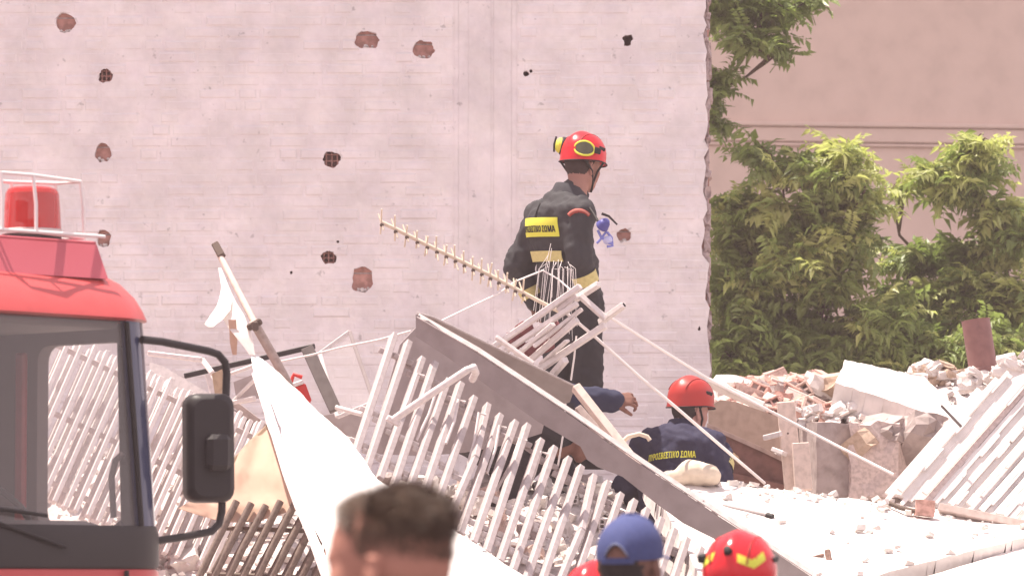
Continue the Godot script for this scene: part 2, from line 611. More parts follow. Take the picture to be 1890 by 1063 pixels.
# ---------------------------------------------------------------- trees
var fronds := []
func make_fronds():
	for k in 9:
		var mb := MB.new()
		var ln := rng.randf_range(0.3, 0.46)
		var droop := rng.randf_range(0.1, 0.85)
		var bend := rng.randf_range(-0.08, 0.08)
		var pts := []
		for i in 11:
			var t := i / 10.0
			pts.append(Vector3(bend * t * t, sin(t * 1.4) * 0.06 - droop * t * t * 0.2, t * ln * (1.0 - 0.2 * droop * t)))
		mb.tube([pts[0], pts[3], pts[6], pts[10]], 0.004, 0.0012, 3, false)
		for i in range(2, 11):
			for s in [-1.0, 1.0]:
				if rng.randf() < 0.06:
					continue
				var L := rng.randf_range(0.065, 0.108) * (1.15 - 0.5 * absf(i / 10.0 - 0.45))
				var W := L * rng.randf_range(0.19, 0.26)
				var dir := Vector3(s * 0.85, rng.randf_range(-0.6, 0.1), rng.randf_range(0.1, 0.55)).normalized()
				var side := dir.cross(Vector3(rng.randf_range(-0.35, 0.35), 1, rng.randf_range(-0.2, 0.4))).normalized()
				var up := side.cross(dir)
				var p: Vector3 = pts[i]
				var mid := p + dir * L * 0.42
				var tip := p + dir * L - Vector3(0, L * rng.randf_range(0.05, 0.35), 0)
				mb.tri(p, mid + side * W + up * W * 0.4, mid, Vector3.UP)
				mb.tri(p, mid, mid - side * W + up * W * 0.4, Vector3.UP)
				mb.tri(mid, mid + side * W + up * W * 0.4, tip, Vector3.UP)
				mb.tri(mid, tip, mid - side * W + up * W * 0.4, Vector3.UP)
		fronds.append(mb.mesh())
# clumps: [u, v, d, radius u px, radius v px, depth radius m, count, fresh share (young growth and painted-in sun)]
func make_tree(called: String, label: String, base: Vector3, clumps: Array, singles: int, scale0: float, group: String, dark: String, fresh_lit: String, fork_at := 0.45):
	var o := thing(called, label, "tree" if called.ends_with("tree") else "shrub", base, 0.0, group)
	var bark := MB.new()
	var top := Vector3.ZERO
	for c in clumps:
		top += at(c[0], c[1], c[2])
	top /= clumps.size()
	var fork := Vector3(0, maxf(0.8, (top.y - base.y) * fork_at), 0)
	bark.tube([Vector3(0, -0.1, 0), fork * 0.35 + Vector3(0.05, 0, 0.03), fork * 0.7 + Vector3(-0.03, 0, 0.02), fork], 0.085, 0.05, 8)
	# each limb leaves the nearest limb end already there
	var order := clumps.duplicate()
	order.sort_custom(func(p, q): return p[1] > q[1])
	var ends := [fork]
	for c in order:
		var e := at(c[0], c[1], c[2]) - base
		var from := fork
		for q in ends:
			if (q as Vector3).distance_to(e) < from.distance_to(e):
				from = q
		var mid := from.lerp(e, 0.5) + Vector3(rng.randf_range(-0.1, 0.1), rng.randf_range(-0.1, 0.1), rng.randf_range(-0.1, 0.1))
		bark.tube([from, from.lerp(mid, 0.5) + Vector3(rng.randf_range(-0.05, 0.05), 0, 0), mid, mid.lerp(e, 0.5) + Vector3(rng.randf_range(-0.06, 0.06), 0.03, 0), e], 0.024 if from == fork else 0.015, 0.006, 6)
		ends.append(e)
		var sc: float = c[2] / LENS
		for k in 7:
			var q := e + Vector3(rng.randf_range(-0.8, 0.8) * c[3] * sc, rng.randf_range(-0.6, 0.8) * c[4] * sc, rng.randf_range(-0.8, 0.8) * c[5])
			bark.tube([mid.lerp(e, rng.randf()), (e + q) * 0.5 + Vector3(0, 0.05, 0), q], 0.008, 0.003, 4, false)
	put("trunk", bark.mesh(), M.bark, o)
	var spots := []
	for c in clumps:
		var e := at(c[0], c[1], c[2]) - base
		var sc: float = c[2] / LENS
		for k in int(c[6] * 0.78):
			var dv := Vector3(rng.randfn(), rng.randfn(), rng.randfn()).normalized()
			var rr := pow(rng.randf(), 0.45)
			var p := e + Vector3(dv.x * c[3] * sc * rr, dv.y * c[4] * sc * rr, dv.z * c[5] * rr)
			var outw := Vector3(dv.x, rng.randf_range(-0.3, 0.7) + dv.y * 0.35, dv.z)
			if outw.length() < 0.05:
				outw = Vector3(1, 0, 0)
			outw = (outw + Vector3(rng.randf_range(-0.6, 0.6), rng.randf_range(-0.3, 0.3), rng.randf_range(-0.6, 0.6))).normalized()
			var xax := Vector3.UP.cross(outw)
			xax = xax.normalized() if xax.length() > 0.05 else Vector3.RIGHT
			xax = xax.rotated(outw, rng.randf_range(-1.0, 1.0))
			var s := rng.randf_range(0.5, 1.3) * scale0
			var bs := Basis(xax, outw.cross(xax), outw) * Basis.from_scale(Vector3(s, s, s))
			spots.append([p.z, Transform3D(bs, p - outw * 0.2 * s), rng.randi() % fronds.size(), rng.randf() < c[7]])
	spots.sort_custom(func(a, b): return a[0] > b[0])
	var rest := {}
	for i in spots.size():
		var s: Array = spots[i]
		if i < singles:
			put("leaf", fronds[s[2]], M[fresh_lit] if s[3] else M[dark], o, s[1])
		else:
			var key := [s[2], s[3]]
			if not rest.has(key):
				rest[key] = []
			rest[key].append(s[1])
	var crown := Node3D.new()
	crown.name = "crown"
	o.add_child(crown)
	for key in rest:
		var mm := MultiMesh.new()
		mm.transform_format = MultiMesh.TRANSFORM_3D
		mm.mesh = fronds[key[0]]
		mm.instance_count = rest[key].size()
		for i in rest[key].size():
			mm.set_instance_transform(i, rest[key][i])
		var mi := MultiMeshInstance3D.new()
		mi.multimesh = mm
		mi.material_override = M[fresh_lit] if key[1] else M[dark]
		mi.name = "foliage"
		mi.set_meta("kind", "stuff")
		crown.add_child(mi, true)
	return o
func build_trees():
	rng.seed = 77
	make_fronds()
	make_tree("leafy_tree", "bright green leafy tree beside the ragged wall edge", at(1500, 900, 33.0) * Vector3(1, 0, 1) + Vector3(0, 0.6, 0), [
		[1555, 285, 32.6, 38, 32, 0.3, 60, 0.8], [1545, 335, 32.6, 62, 38, 0.35, 100, 0.5], [1465, 315, 32.8, 55, 34, 0.35, 80, 0.45], [1395, 285, 33.0, 45, 14, 0.25, 26, 0.05], [1600, 380, 32.7, 38, 24, 0.3, 45, 0.6], [1380, 385, 33.0, 70, 26, 0.35, 85, 0.35], [1480, 400, 32.8, 80, 34, 0.4, 120, 0.3], [1560, 440, 32.8, 70, 48, 0.45, 130, 0.45], [1370, 450, 33.2, 65, 40, 0.4, 120, 0.1], [1470, 480, 32.7, 80, 34, 0.4, 120, 0.55], [1530, 530, 32.9, 60, 36, 0.4, 100, 0.4], [1400, 520, 32.8, 55, 22, 0.35, 60, 0.35]], 290, 1.0, "trees behind the rubble", "leaf_mid", "leaf_fresh")
	make_tree("leafy_tree", "tall leafy tree with yellowish tips by the right picture edge", at(1760, 900, 33.4) * Vector3(1, 0, 1) + Vector3(0, 0.6, 0), [
		[1805, 272, 33.0, 36, 26, 0.3, 50, 0.8], [1790, 310, 33.0, 58, 30, 0.3, 85, 0.5], [1725, 322, 33.0, 45, 22, 0.3, 50, 0.75], [1770, 350, 33.2, 55, 22, 0.3, 70, 0.25], [1665, 352, 33.2, 28, 8, 0.15, 14, 0.7], [1840, 395, 33.2, 40, 26, 0.3, 55, 0.5], [1870, 450, 33.2, 50, 34, 0.4, 85, 0.5], [1690, 480, 33.6, 70, 30, 0.4, 95, 0.25], [1780, 475, 33.5, 60, 26, 0.4, 80, 0.1], [1790, 530, 33.2, 70, 34, 0.4, 110, 0.3], [1690, 560, 33.2, 70, 34, 0.4, 110, 0.55], [1870, 560, 33.2, 60, 50, 0.4, 120, 0.3]], 290, 1.0, "trees behind the rubble", "leaf_mid", "leaf_fresh")
	make_tree("leafy_tree", "dark overhanging tree branch at top beside the wall edge", at(1120, 900, 35.5) * Vector3(1, 0, 1) + Vector3(0, 0.6, 0), [
		[1340, 15, 33.6, 60, 45, 0.4, 120, 0.0], [1420, 20, 33.4, 55, 38, 0.35, 70, 0.0], [1390, 75, 33.4, 55, 26, 0.35, 55, 0.0], [1440, 95, 33.4, 26, 10, 0.2, 12, 0.0], [1500, 0, 33.4, 28, 12, 0.2, 14, 0.0], [1320, 160, 33.6, 30, 45, 0.3, 50, 0.0], [1325, 225, 33.6, 26, 16, 0.25, 20, 0.0], [1240, 60, 34.6, 60, 90, 0.5, 60, 0.0], [1130, -180, 33.4, 130, 110, 0.8, 170, 0.0], [1180, -330, 33.4, 150, 110, 0.8, 150, 0.0], [1060, -60, 33.4, 110, 100, 0.7, 120, 0.0]], 200, 0.95, "trees behind the rubble", "leaf_mid", "leaf_fresh", 0.95)
	make_tree("dense_shrub", "dense dark green shrub low behind the brick rubble", at(1440, 900, 32.8) * Vector3(1, 0, 1) + Vector3(0, 0.6, 0), [
		[1360, 560, 33.0, 70, 75, 0.5, 190, 0.03], [1350, 660, 32.8, 70, 60, 0.5, 160, 0.0], [1440, 620, 32.9, 80, 70, 0.5, 200, 0.05], [1530, 640, 32.9, 80, 60, 0.5, 190, 0.05], [1450, 720, 32.8, 120, 60, 0.5, 160, 0.0]], 200, 1.0, "shrubs behind the rubble", "leaf_mid", "leaf_fresh")
	make_tree("dense_shrub", "grey green shrub behind the brown clay pipe", at(1720, 900, 32.4) * Vector3(1, 0, 1) + Vector3(0, 0.6, 0), [
		[1630, 600, 32.6, 70, 65, 0.5, 160, 0.15], [1640, 690, 32.8, 90, 60, 0.5, 180, 0.04], [1730, 640, 32.8, 80, 60, 0.5, 170, 0.4], [1830, 650, 32.6, 90, 60, 0.5, 180, 0.15], [1780, 720, 32.8, 110, 50, 0.5, 150, 0.05]], 200, 1.0, "shrubs behind the rubble", "leaf_mid", "leaf_fresh")

# ---------------------------------------------------------------- bodies: tapered capsules joined smoothly, meshed as surface nets
class Flesh:
	var cell := 0.014
	var org := Vector3.ZERO
	var nx := 0
	var ny := 0
	var nz := 0
	var f := PackedFloat32Array()
	var mt := PackedByteArray()
	func setup(lo: Vector3, hi: Vector3, c: float):
		cell = c
		org = lo
		nx = int((hi.x - lo.x) / c) + 2
		ny = int((hi.y - lo.y) / c) + 2
		nz = int((hi.z - lo.z) / c) + 2
		f.resize(nx * ny * nz)
		f.fill(1.0)
		mt.resize(nx * ny * nz)
	func cap(a: Vector3, b: Vector3, ra: float, rb: float, m: int, k := 0.03, sq := Vector3.ONE):
		var rr := maxf(ra, rb) + k + cell * 2.0
		var lo := Vector3(minf(a.x, b.x), minf(a.y, b.y), minf(a.z, b.z)) - sq * rr
		var hi := Vector3(maxf(a.x, b.x), maxf(a.y, b.y), maxf(a.z, b.z)) + sq * rr
		var i0 := clampi(int((lo.x - org.x) / cell), 0, nx - 1)
		var i1 := clampi(int((hi.x - org.x) / cell) + 1, 0, nx - 1)
		var j0 := clampi(int((lo.y - org.y) / cell), 0, ny - 1)
		var j1 := clampi(int((hi.y - org.y) / cell) + 1, 0, ny - 1)
		var k0 := clampi(int((lo.z - org.z) / cell), 0, nz - 1)
		var k1 := clampi(int((hi.z - org.z) / cell) + 1, 0, nz - 1)
		var A := a / sq
		var ba := b / sq - A
		var bb := maxf(ba.length_squared(), 1e-9)
		var dr := rb - ra
		for j in range(j0, j1 + 1):
			var py := (org.y + j * cell) / sq.y - A.y
			for kk in range(k0, k1 + 1):
				var pz := (org.z + kk * cell) / sq.z - A.z
				var base := (j * nz + kk) * nx
				for i in range(i0, i1 + 1):
					var pa := Vector3((org.x + i * cell) / sq.x - A.x, py, pz)
					var t := clampf(pa.dot(ba) / bb, 0.0, 1.0)
					var d := (pa - ba * t).length() - ra - dr * t
					var o := f[base + i]
					if d < o:
						mt[base + i] = m
					var h := k - absf(d - o)
					if h > 0.0:
						f[base + i] = minf(d, o) - h * h / (4.0 * k)
					elif d < o:
						f[base + i] = d
	func sample(p: Vector3) -> float:
		var q := (p - org) / cell
		var i := int(q.x)
		var j := int(q.y)
		var k := int(q.z)
		if q.x < 0 or q.y < 0 or q.z < 0 or i >= nx - 1 or j >= ny - 1 or k >= nz - 1:
			return 1.0
		var fx := q.x - i
		var fy := q.y - j
		var fz := q.z - k
		var b0 := (j * nz + k) * nx + i
		var b1 := b0 + nx
		var b2 := b0 + nz * nx
		var b3 := b2 + nx
		return lerpf(lerpf(lerpf(f[b0], f[b0 + 1], fx), lerpf(f[b1], f[b1 + 1], fx), fz), lerpf(lerpf(f[b2], f[b2 + 1], fx), lerpf(f[b3], f[b3 + 1], fx), fz), fy)
	func normal(p: Vector3) -> Vector3:
		var e := cell
		return Vector3(sample(p + Vector3(e, 0, 0)) - sample(p - Vector3(e, 0, 0)), sample(p + Vector3(0, e, 0)) - sample(p - Vector3(0, e, 0)), sample(p + Vector3(0, 0, e)) - sample(p - Vector3(0, 0, e))).normalized()
	# first point of the surface met from p along dir
	func hit(p: Vector3, dir: Vector3, far := 0.6) -> Vector3:
		var t := 0.0
		while t < far:
			if sample(p + dir * t) < 0.0:
				for r in 6:
					t -= cell * 0.1
					if sample(p + dir * t) > 0.0:
						break
				return p + dir * t
			t += cell * 0.4
		return p + dir * far
	# append to a collector, in frame xf; tones by material number; folds pushes cloth in and out
	func into(mb: MB, xf: Transform3D, tones: Array, folds: FastNoiseLite = null, cloth: Array = [], amount := 0.008):
		var idx := PackedInt32Array()
		idx.resize(f.size())
		idx.fill(-1)
		var vs := PackedVector3Array()
		var ns := PackedVector3Array()
		var cs := PackedColorArray()
		var offs := [0, 1, nx, nx + 1, nz * nx, nz * nx + 1, nz * nx + nx, nz * nx + nx + 1]
		var cor := [Vector3(0, 0, 0), Vector3(1, 0, 0), Vector3(0, 0, 1), Vector3(1, 0, 1), Vector3(0, 1, 0), Vector3(1, 1, 0), Vector3(0, 1, 1), Vector3(1, 1, 1)]
		var edges := [[0, 1], [2, 3], [4, 5], [6, 7], [0, 2], [1, 3], [4, 6], [5, 7], [0, 4], [1, 5], [2, 6], [3, 7]]
		var o1 := nx
		var o2 := nz * nx
		for j in ny - 1:
			for k in nz - 1:
				var base := (j * nz + k) * nx
				for i in nx - 1:
					var b := base + i
					var s := int(f[b] < 0.0) + int(f[b + 1] < 0.0) + int(f[b + o1] < 0.0) + int(f[b + o1 + 1] < 0.0) + int(f[b + o2] < 0.0) + int(f[b + o2 + 1] < 0.0) + int(f[b + o2 + o1] < 0.0) + int(f[b + o2 + o1 + 1] < 0.0)
					if s == 0 or s == 8:
						continue
					var p := Vector3.ZERO
					var cnt := 0
					var g := Vector3.ZERO
					for e in edges:
						var fa := f[b + offs[e[0]]]
						var fb := f[b + offs[e[1]]]
						g += (cor[e[1]] - cor[e[0]]) * (fb - fa)
						if (fa < 0.0) != (fb < 0.0):
							p += (cor[e[0]] as Vector3).lerp(cor[e[1]], fa / (fa - fb))
							cnt += 1
					idx[b] = vs.size()
					var m := 0
					var lowest := 9.0
					for e in 8:
						if absf(f[b + offs[e]]) < lowest:
							lowest = absf(f[b + offs[e]])
							m = mt[b + offs[e]]
					var pos := org + (Vector3(i, j, k) + p / cnt) * cell
					var nn := g.normalized()
					if folds != null and m in cloth:
						pos += nn * folds.get_noise_3d(pos.x * 100.0, pos.y * 130.0, pos.z * 100.0) * amount
					vs.append(pos)
					ns.append(nn)
					cs.append(tones[m])
		if folds != null:
			# normals again from the pushed surface: gather face normals
			for q in ns.size():
				ns[q] = ns[q] * 0.0001
		var faces := []
		for j in range(1, ny - 1):
			for k in range(1, nz - 1):
				var base := (j * nz + k) * nx
				for i in range(1, nx - 1):
					var b := base + i
					var here := f[b] < 0.0
					if here != (f[b + 1] < 0.0):
						faces.append([idx[b], idx[b - o1], idx[b - o1 - o2], idx[b - o2], here])
					if here != (f[b + o2] < 0.0):
						faces.append([idx[b], idx[b - 1], idx[b - 1 - o1], idx[b - o1], here])
					if here != (f[b + o1] < 0.0):
						faces.append([idx[b], idx[b - o2], idx[b - o2 - 1], idx[b - 1], here])
		if folds != null:
			for q in faces:
				if q[0] < 0 or q[1] < 0 or q[2] < 0 or q[3] < 0:
					continue
				var fn := (vs[q[2]] - vs[q[0]]).cross(vs[q[3]] - vs[q[1]])
				if fn.dot(ns[q[0]]) < 0.0:
					fn = -fn
				for e in 4:
					ns[q[e]] += fn * 1000.0
		for q in faces:
			if q[0] < 0 or q[1] < 0 or q[2] < 0 or q[3] < 0:
				continue
			for t in [[0, 1, 2], [0, 2, 3]]:
				var a: int = q[t[0]]
				var b2: int = q[t[1]]
				var c2: int = q[t[2]]
				mb.ctri([xf * vs[a], xf * vs[b2], xf * vs[c2]], [(xf.basis * ns[a]).normalized(), (xf.basis * ns[b2]).normalized(), (xf.basis * ns[c2]).normalized()], [cs[a], cs[b2], cs[c2]])

var folds := FastNoiseLite.new()
# head in its own frame: middle of the skull at 0, face to +z
func head_flesh(cell: float, skin := 0, hair := 1, short_hair := true) -> Flesh:
	var h := Flesh.new()
	h.setup(Vector3(-0.12, -0.2, -0.15), Vector3(0.12, 0.16, 0.16), cell)
	h.cap(Vector3(0, 0.035, -0.028), Vector3(0, 0.04, 0.025), 0.088, 0.082, skin, 0.01, Vector3(0.88, 1.04, 1))
	h.cap(Vector3(0, 0.0, -0.035), Vector3(0, -0.02, -0.03), 0.07, 0.06, skin, 0.02)
	h.cap(Vector3(0, -0.01, 0.04), Vector3(0, -0.08, 0.05), 0.058, 0.04, skin, 0.02)
	h.cap(Vector3(0, -0.096, 0.066), Vector3(0, -0.1, 0.07), 0.024, 0.02, skin, 0.02)
	for s in [-1.0, 1.0]:
		h.cap(Vector3(s * 0.036, -0.02, 0.06), Vector3(s * 0.03, -0.05, 0.055), 0.032, 0.03, skin, 0.02)
		h.cap(Vector3(s * 0.05, -0.05, 0.0), Vector3(s * 0.03, -0.09, 0.045), 0.026, 0.022, skin, 0.02)
		h.cap(Vector3(s * 0.077, 0.024, -0.014), Vector3(s * 0.084, 0.02, -0.03), 0.008, 0.008, skin, 0.006)
		h.cap(Vector3(s * 0.084, 0.02, -0.03), Vector3(s * 0.085, -0.008, -0.03), 0.008, 0.008, skin, 0.006)
		h.cap(Vector3(s * 0.085, -0.008, -0.03), Vector3(s * 0.077, -0.036, -0.014), 0.008, 0.009, skin, 0.006)
		h.cap(Vector3(s * 0.076, 0.0, -0.014), Vector3(s * 0.075, -0.025, -0.01), 0.01, 0.009, skin, 0.006)
		h.cap(Vector3(s * 0.04, 0.024, 0.082), Vector3(s * 0.012, 0.02, 0.09), 0.013, 0.012, skin, 0.015)
		h.cap(Vector3(s * 0.032, 0.002, 0.083), Vector3(s * 0.033, 0.002, 0.083), 0.013, 0.013, 2, 0.004)
	h.cap(Vector3(0, 0.005, 0.094), Vector3(0, -0.032, 0.112), 0.009, 0.014, skin, 0.012)
	h.cap(Vector3(-0.018, -0.06, 0.087), Vector3(0.018, -0.06, 0.087), 0.009, 0.009, 3, 0.008)
	h.cap(Vector3(0, -0.05, -0.025), Vector3(0, -0.2, -0.045), 0.054, 0.06, skin, 0.03)
	if short_hair:
		h.cap(Vector3(0, 0.05, -0.036), Vector3(0, 0.06, 0.0), 0.086, 0.078, hair, 0.008, Vector3(0.9, 1.04, 1))
		# hairline: from the nape up past the ears to the forehead
		for j in h.ny:
			var y := h.org.y + j * cell
			for k in h.nz:
				var z := h.org.z + k * cell
				if y > -0.042 + clampf((z + 0.05) / 0.1, 0.0, 1.0) * 0.11:
					for i in h.nx:
						if absf(h.org.x + i * cell) < 0.078:
							h.mt[(j * h.nz + k) * h.nx + i] = hair
	return h
# a hand at the wrist, fingers along +y of the frame, palm towards +z; curl 0 open .. 1 fist
func hand_into(mb: MB, xf: Transform3D, tone: Color, curl := 0.45, side := 1.0, cell := 0.005):
	var h := Flesh.new()
	h.setup(Vector3(-0.09, -0.06, -0.05), Vector3(0.09, 0.22, 0.12), cell)
	h.cap(Vector3(0, -0.05, 0), Vector3(0, 0.0, 0), 0.03, 0.028, 0, 0.015, Vector3(1, 1, 0.75))
	h.cap(Vector3(-0.022, 0.02, 0), Vector3(-0.026, 0.085, 0), 0.022, 0.018, 0, 0.015, Vector3(1, 1, 0.7))
	h.cap(Vector3(0.022, 0.02, 0), Vector3(0.026, 0.085, 0), 0.022, 0.018, 0, 0.015, Vector3(1, 1, 0.7))
	h.cap(Vector3(0, 0.02, 0), Vector3(0, 0.09, 0), 0.024, 0.02, 0, 0.015, Vector3(1, 1, 0.7))
	var lens := [0.066, 0.078, 0.072, 0.056]
	for i in 4:
		var x := (-0.036 + i * 0.024) * side
		var p := Vector3(x, 0.094 - absf(i - 1.3) * 0.005, 0)
		var dir := Vector3((i - 1.5) * 0.05 * side, 1, 0)
		var L: float = lens[i]
		for s in 3:
			dir = dir.rotated(Vector3(1, 0, 0), curl * (0.7 if s == 0 else 0.85))
			var q: Vector3 = p + dir.normalized() * L * [0.45, 0.32, 0.25][s]
			h.cap(p, q, 0.0098 - s * 0.0008, 0.0092 - s * 0.0008, 0, 0.004)
			p = q
	var t0 := Vector3(-0.034 * side, 0.025, 0.008)
	var t1 := Vector3(-0.062 * side, 0.06, 0.022)
	var t2 := Vector3(-0.066 * side, 0.09, 0.036 + 0.02 * curl)
	h.cap(t0, t1, 0.016, 0.0115, 0, 0.012)
	h.cap(t1, t2, 0.0115, 0.009, 0, 0.004)
	h.into(mb, xf, [tone])
func look(from: Vector3, y: Vector3, hint: Vector3) -> Transform3D:
	var yy := y.normalized()
	var xx := yy.cross(hint).normalized()
	return Transform3D(Basis(xx, yy, xx.cross(yy)), from)
# patch that lies on a body: grid over a rectangle of start points, shot along dir on to the surface and lifted
func drape(fl: Flesh, o: Vector3, ux: Vector3, uy: Vector3, dir: Vector3, lift: float, nu: int, nv: int) -> ArrayMesh:
	var rows := []
	for j in nv + 1:
		var line := []
		for i in nu + 1:
			var p := fl.hit(o + ux * (float(i) / nu - 0.5) + uy * (0.5 - float(j) / nv), dir)
			line.append(p - dir * lift)
		rows.append(line)
	var mb := MB.new()
	mb.sheet(rows, 0.003)
	return mb.mesh()
# lettering that lies on a body
func letter(fl: Flesh, words: String, o: Vector3, ux: Vector3, uy: Vector3, dir: Vector3, lift: float, bold := true, arc := 0.0) -> ArrayMesh:
	var tm := TextMesh.new()
	var fo := SystemFont.new()
	fo.font_names = PackedStringArray(["Droid Sans"])
	fo.font_weight = 700 if bold else 400
	tm.font = fo
	tm.text = words
	tm.font_size = 32
	tm.pixel_size = 0.01
	tm.depth = 0.02
	tm.curve_step = 4.0
	var arr := tm.surface_get_arrays(0)
	var vs: PackedVector3Array = arr[Mesh.ARRAY_VERTEX]
	var ids: PackedInt32Array = arr[Mesh.ARRAY_INDEX]
	var bb := tm.get_aabb()
	var mb := MB.new()
	var q := PackedVector3Array()
	for v in vs:
		var a := (v.x - bb.get_center().x) / bb.size.x
		var b := (v.y - bb.get_center().y) / bb.size.y + arc * (0.25 - a * a)
		var p := fl.hit(o + ux * a + uy * b, dir)
		q.append(p - dir * (lift + (0.0015 if v.z > 0 else 0.0)))
	if ids.size() > 0:
		for i in range(0, ids.size(), 3):
			mb.tri(q[ids[i]], q[ids[i + 1]], q[ids[i + 2]])
	else:
		for i in range(0, q.size(), 3):
			mb.tri(q[i], q[i + 1], q[i + 2])
	return mb.mesh()
# red rescue helmet in the head frame
func helmet_on(parent: Node, xf: Transform3D, stripes: bool, m: Material = null) -> MeshInstance3D:
	var mb := MB.new()
	var prof := []
	for i in 13:
		var a := PI * 0.5 * i / 12.0
		prof.append(Vector2(cos(a), sin(a)))
	prof.insert(0, Vector2(0.985, -0.16))
	prof.insert(0, Vector2(1.0, -0.3))
	prof.insert(0, Vector2(0.97, -0.32))
	var rings := []
	var seg := 36
	for i in prof.size():
		var line := []
		for k in seg + 1:
			var a := TAU * k / seg
			var p: Vector2 = prof[i]
			var x := p.x * sin(a) * 0.118
			var z := p.x * cos(a) * 0.142
			var y := p.y * 0.128
			if p.y < 0.0:
				y += 0.018 * cos(a) - 0.012 * maxf(0.0, -cos(a))
				if cos(a) > 0.3 and i <= 1:
					z += 0.03 * (cos(a) - 0.3)
			# raised crown ridge
			var ridge := exp(-pow(x / 0.022, 2.0)) * 0.006 * smoothstep(0.2, 0.7, p.y)
			var r2 := exp(-pow((absf(x) - 0.075) / 0.012, 2.0)) * 0.004 * smoothstep(0.15, 0.4, p.y)
			line.append(Vector3(x * (1 + r2 * 4), y + ridge + r2, z))
		rings.append(line)
	mb.sheet(rings, -0.004)
	var o := put("helmet", mb.mesh(), m if m != null else M.helmet, parent, xf)
	# seams over the crown and a vent plate at each side
	for s in [-1.0, 1.0]:
		var sm := MB.new()
		var sp := []
		for k in 13:
			var a := -1.25 + 2.5 * k / 12.0
			sp.append(Vector3(s * 0.062, cos(a) * 0.128 * 0.86 + 0.001, sin(a) * 0.142 * 0.88))
		sm.tube(sp, 0.0028, -1, 5)
		put("seam", sm.mesh(), M.helmet_seam, o)
		var vt := MB.new()
		vt.box(Transform3D(Basis(Vector3(0, 0, 1), -s * 0.35), Vector3(s * 0.112, 0.036, 0.02)), Vector3(0.012, 0.02, 0.05), 0.004)
		put("vent", vt.mesh(), M.black_rubber, o)
	var rim := MB.new()
	var pts := []
	for k in 33:
		var a := TAU * k / 32
		pts.append(Vector3(sin(a) * 0.118, -0.04 + 0.018 * cos(a) - 0.012 * maxf(0.0, -cos(a)), cos(a) * 0.142 + (0.03 * (cos(a) - 0.3) if cos(a) > 0.3 else 0.0)))
	rim.tube(pts, 0.0036, -1, 6, false)
	put("rim", rim.mesh(), M.black_rubber, o)
	if stripes:
		for s in [[-0.5, 0.5], [2.2, 1.1], [-2.4, 0.9], [0.9, 0.45]]:
			var rows := []
			for j in 4:
				var line := []
				for i in 9:
					var a: float = s[0] + (i - 4) * 0.11
					var e: float = 0.16 + j * 0.075 + 0.2 * s[1] * absf(i - 4) / 4.0
					line.append(Vector3(sin(a) * cos(e) * 0.1195, sin(e) * 0.1295, cos(a) * cos(e) * 0.1435))
				rows.append(line)
			var st := MB.new()
			st.sheet(rows, -0.002)
			put("reflective_stripe", st.mesh(), M.hivis, o)
	return o
func strap_path(parent: Node, pts: Array, r: float, m: Material, called := "chin_strap"):
	var mb := MB.new()
	mb.tube(pts, r, -1, 6)
	return put(called, mb.mesh(), m, parent)

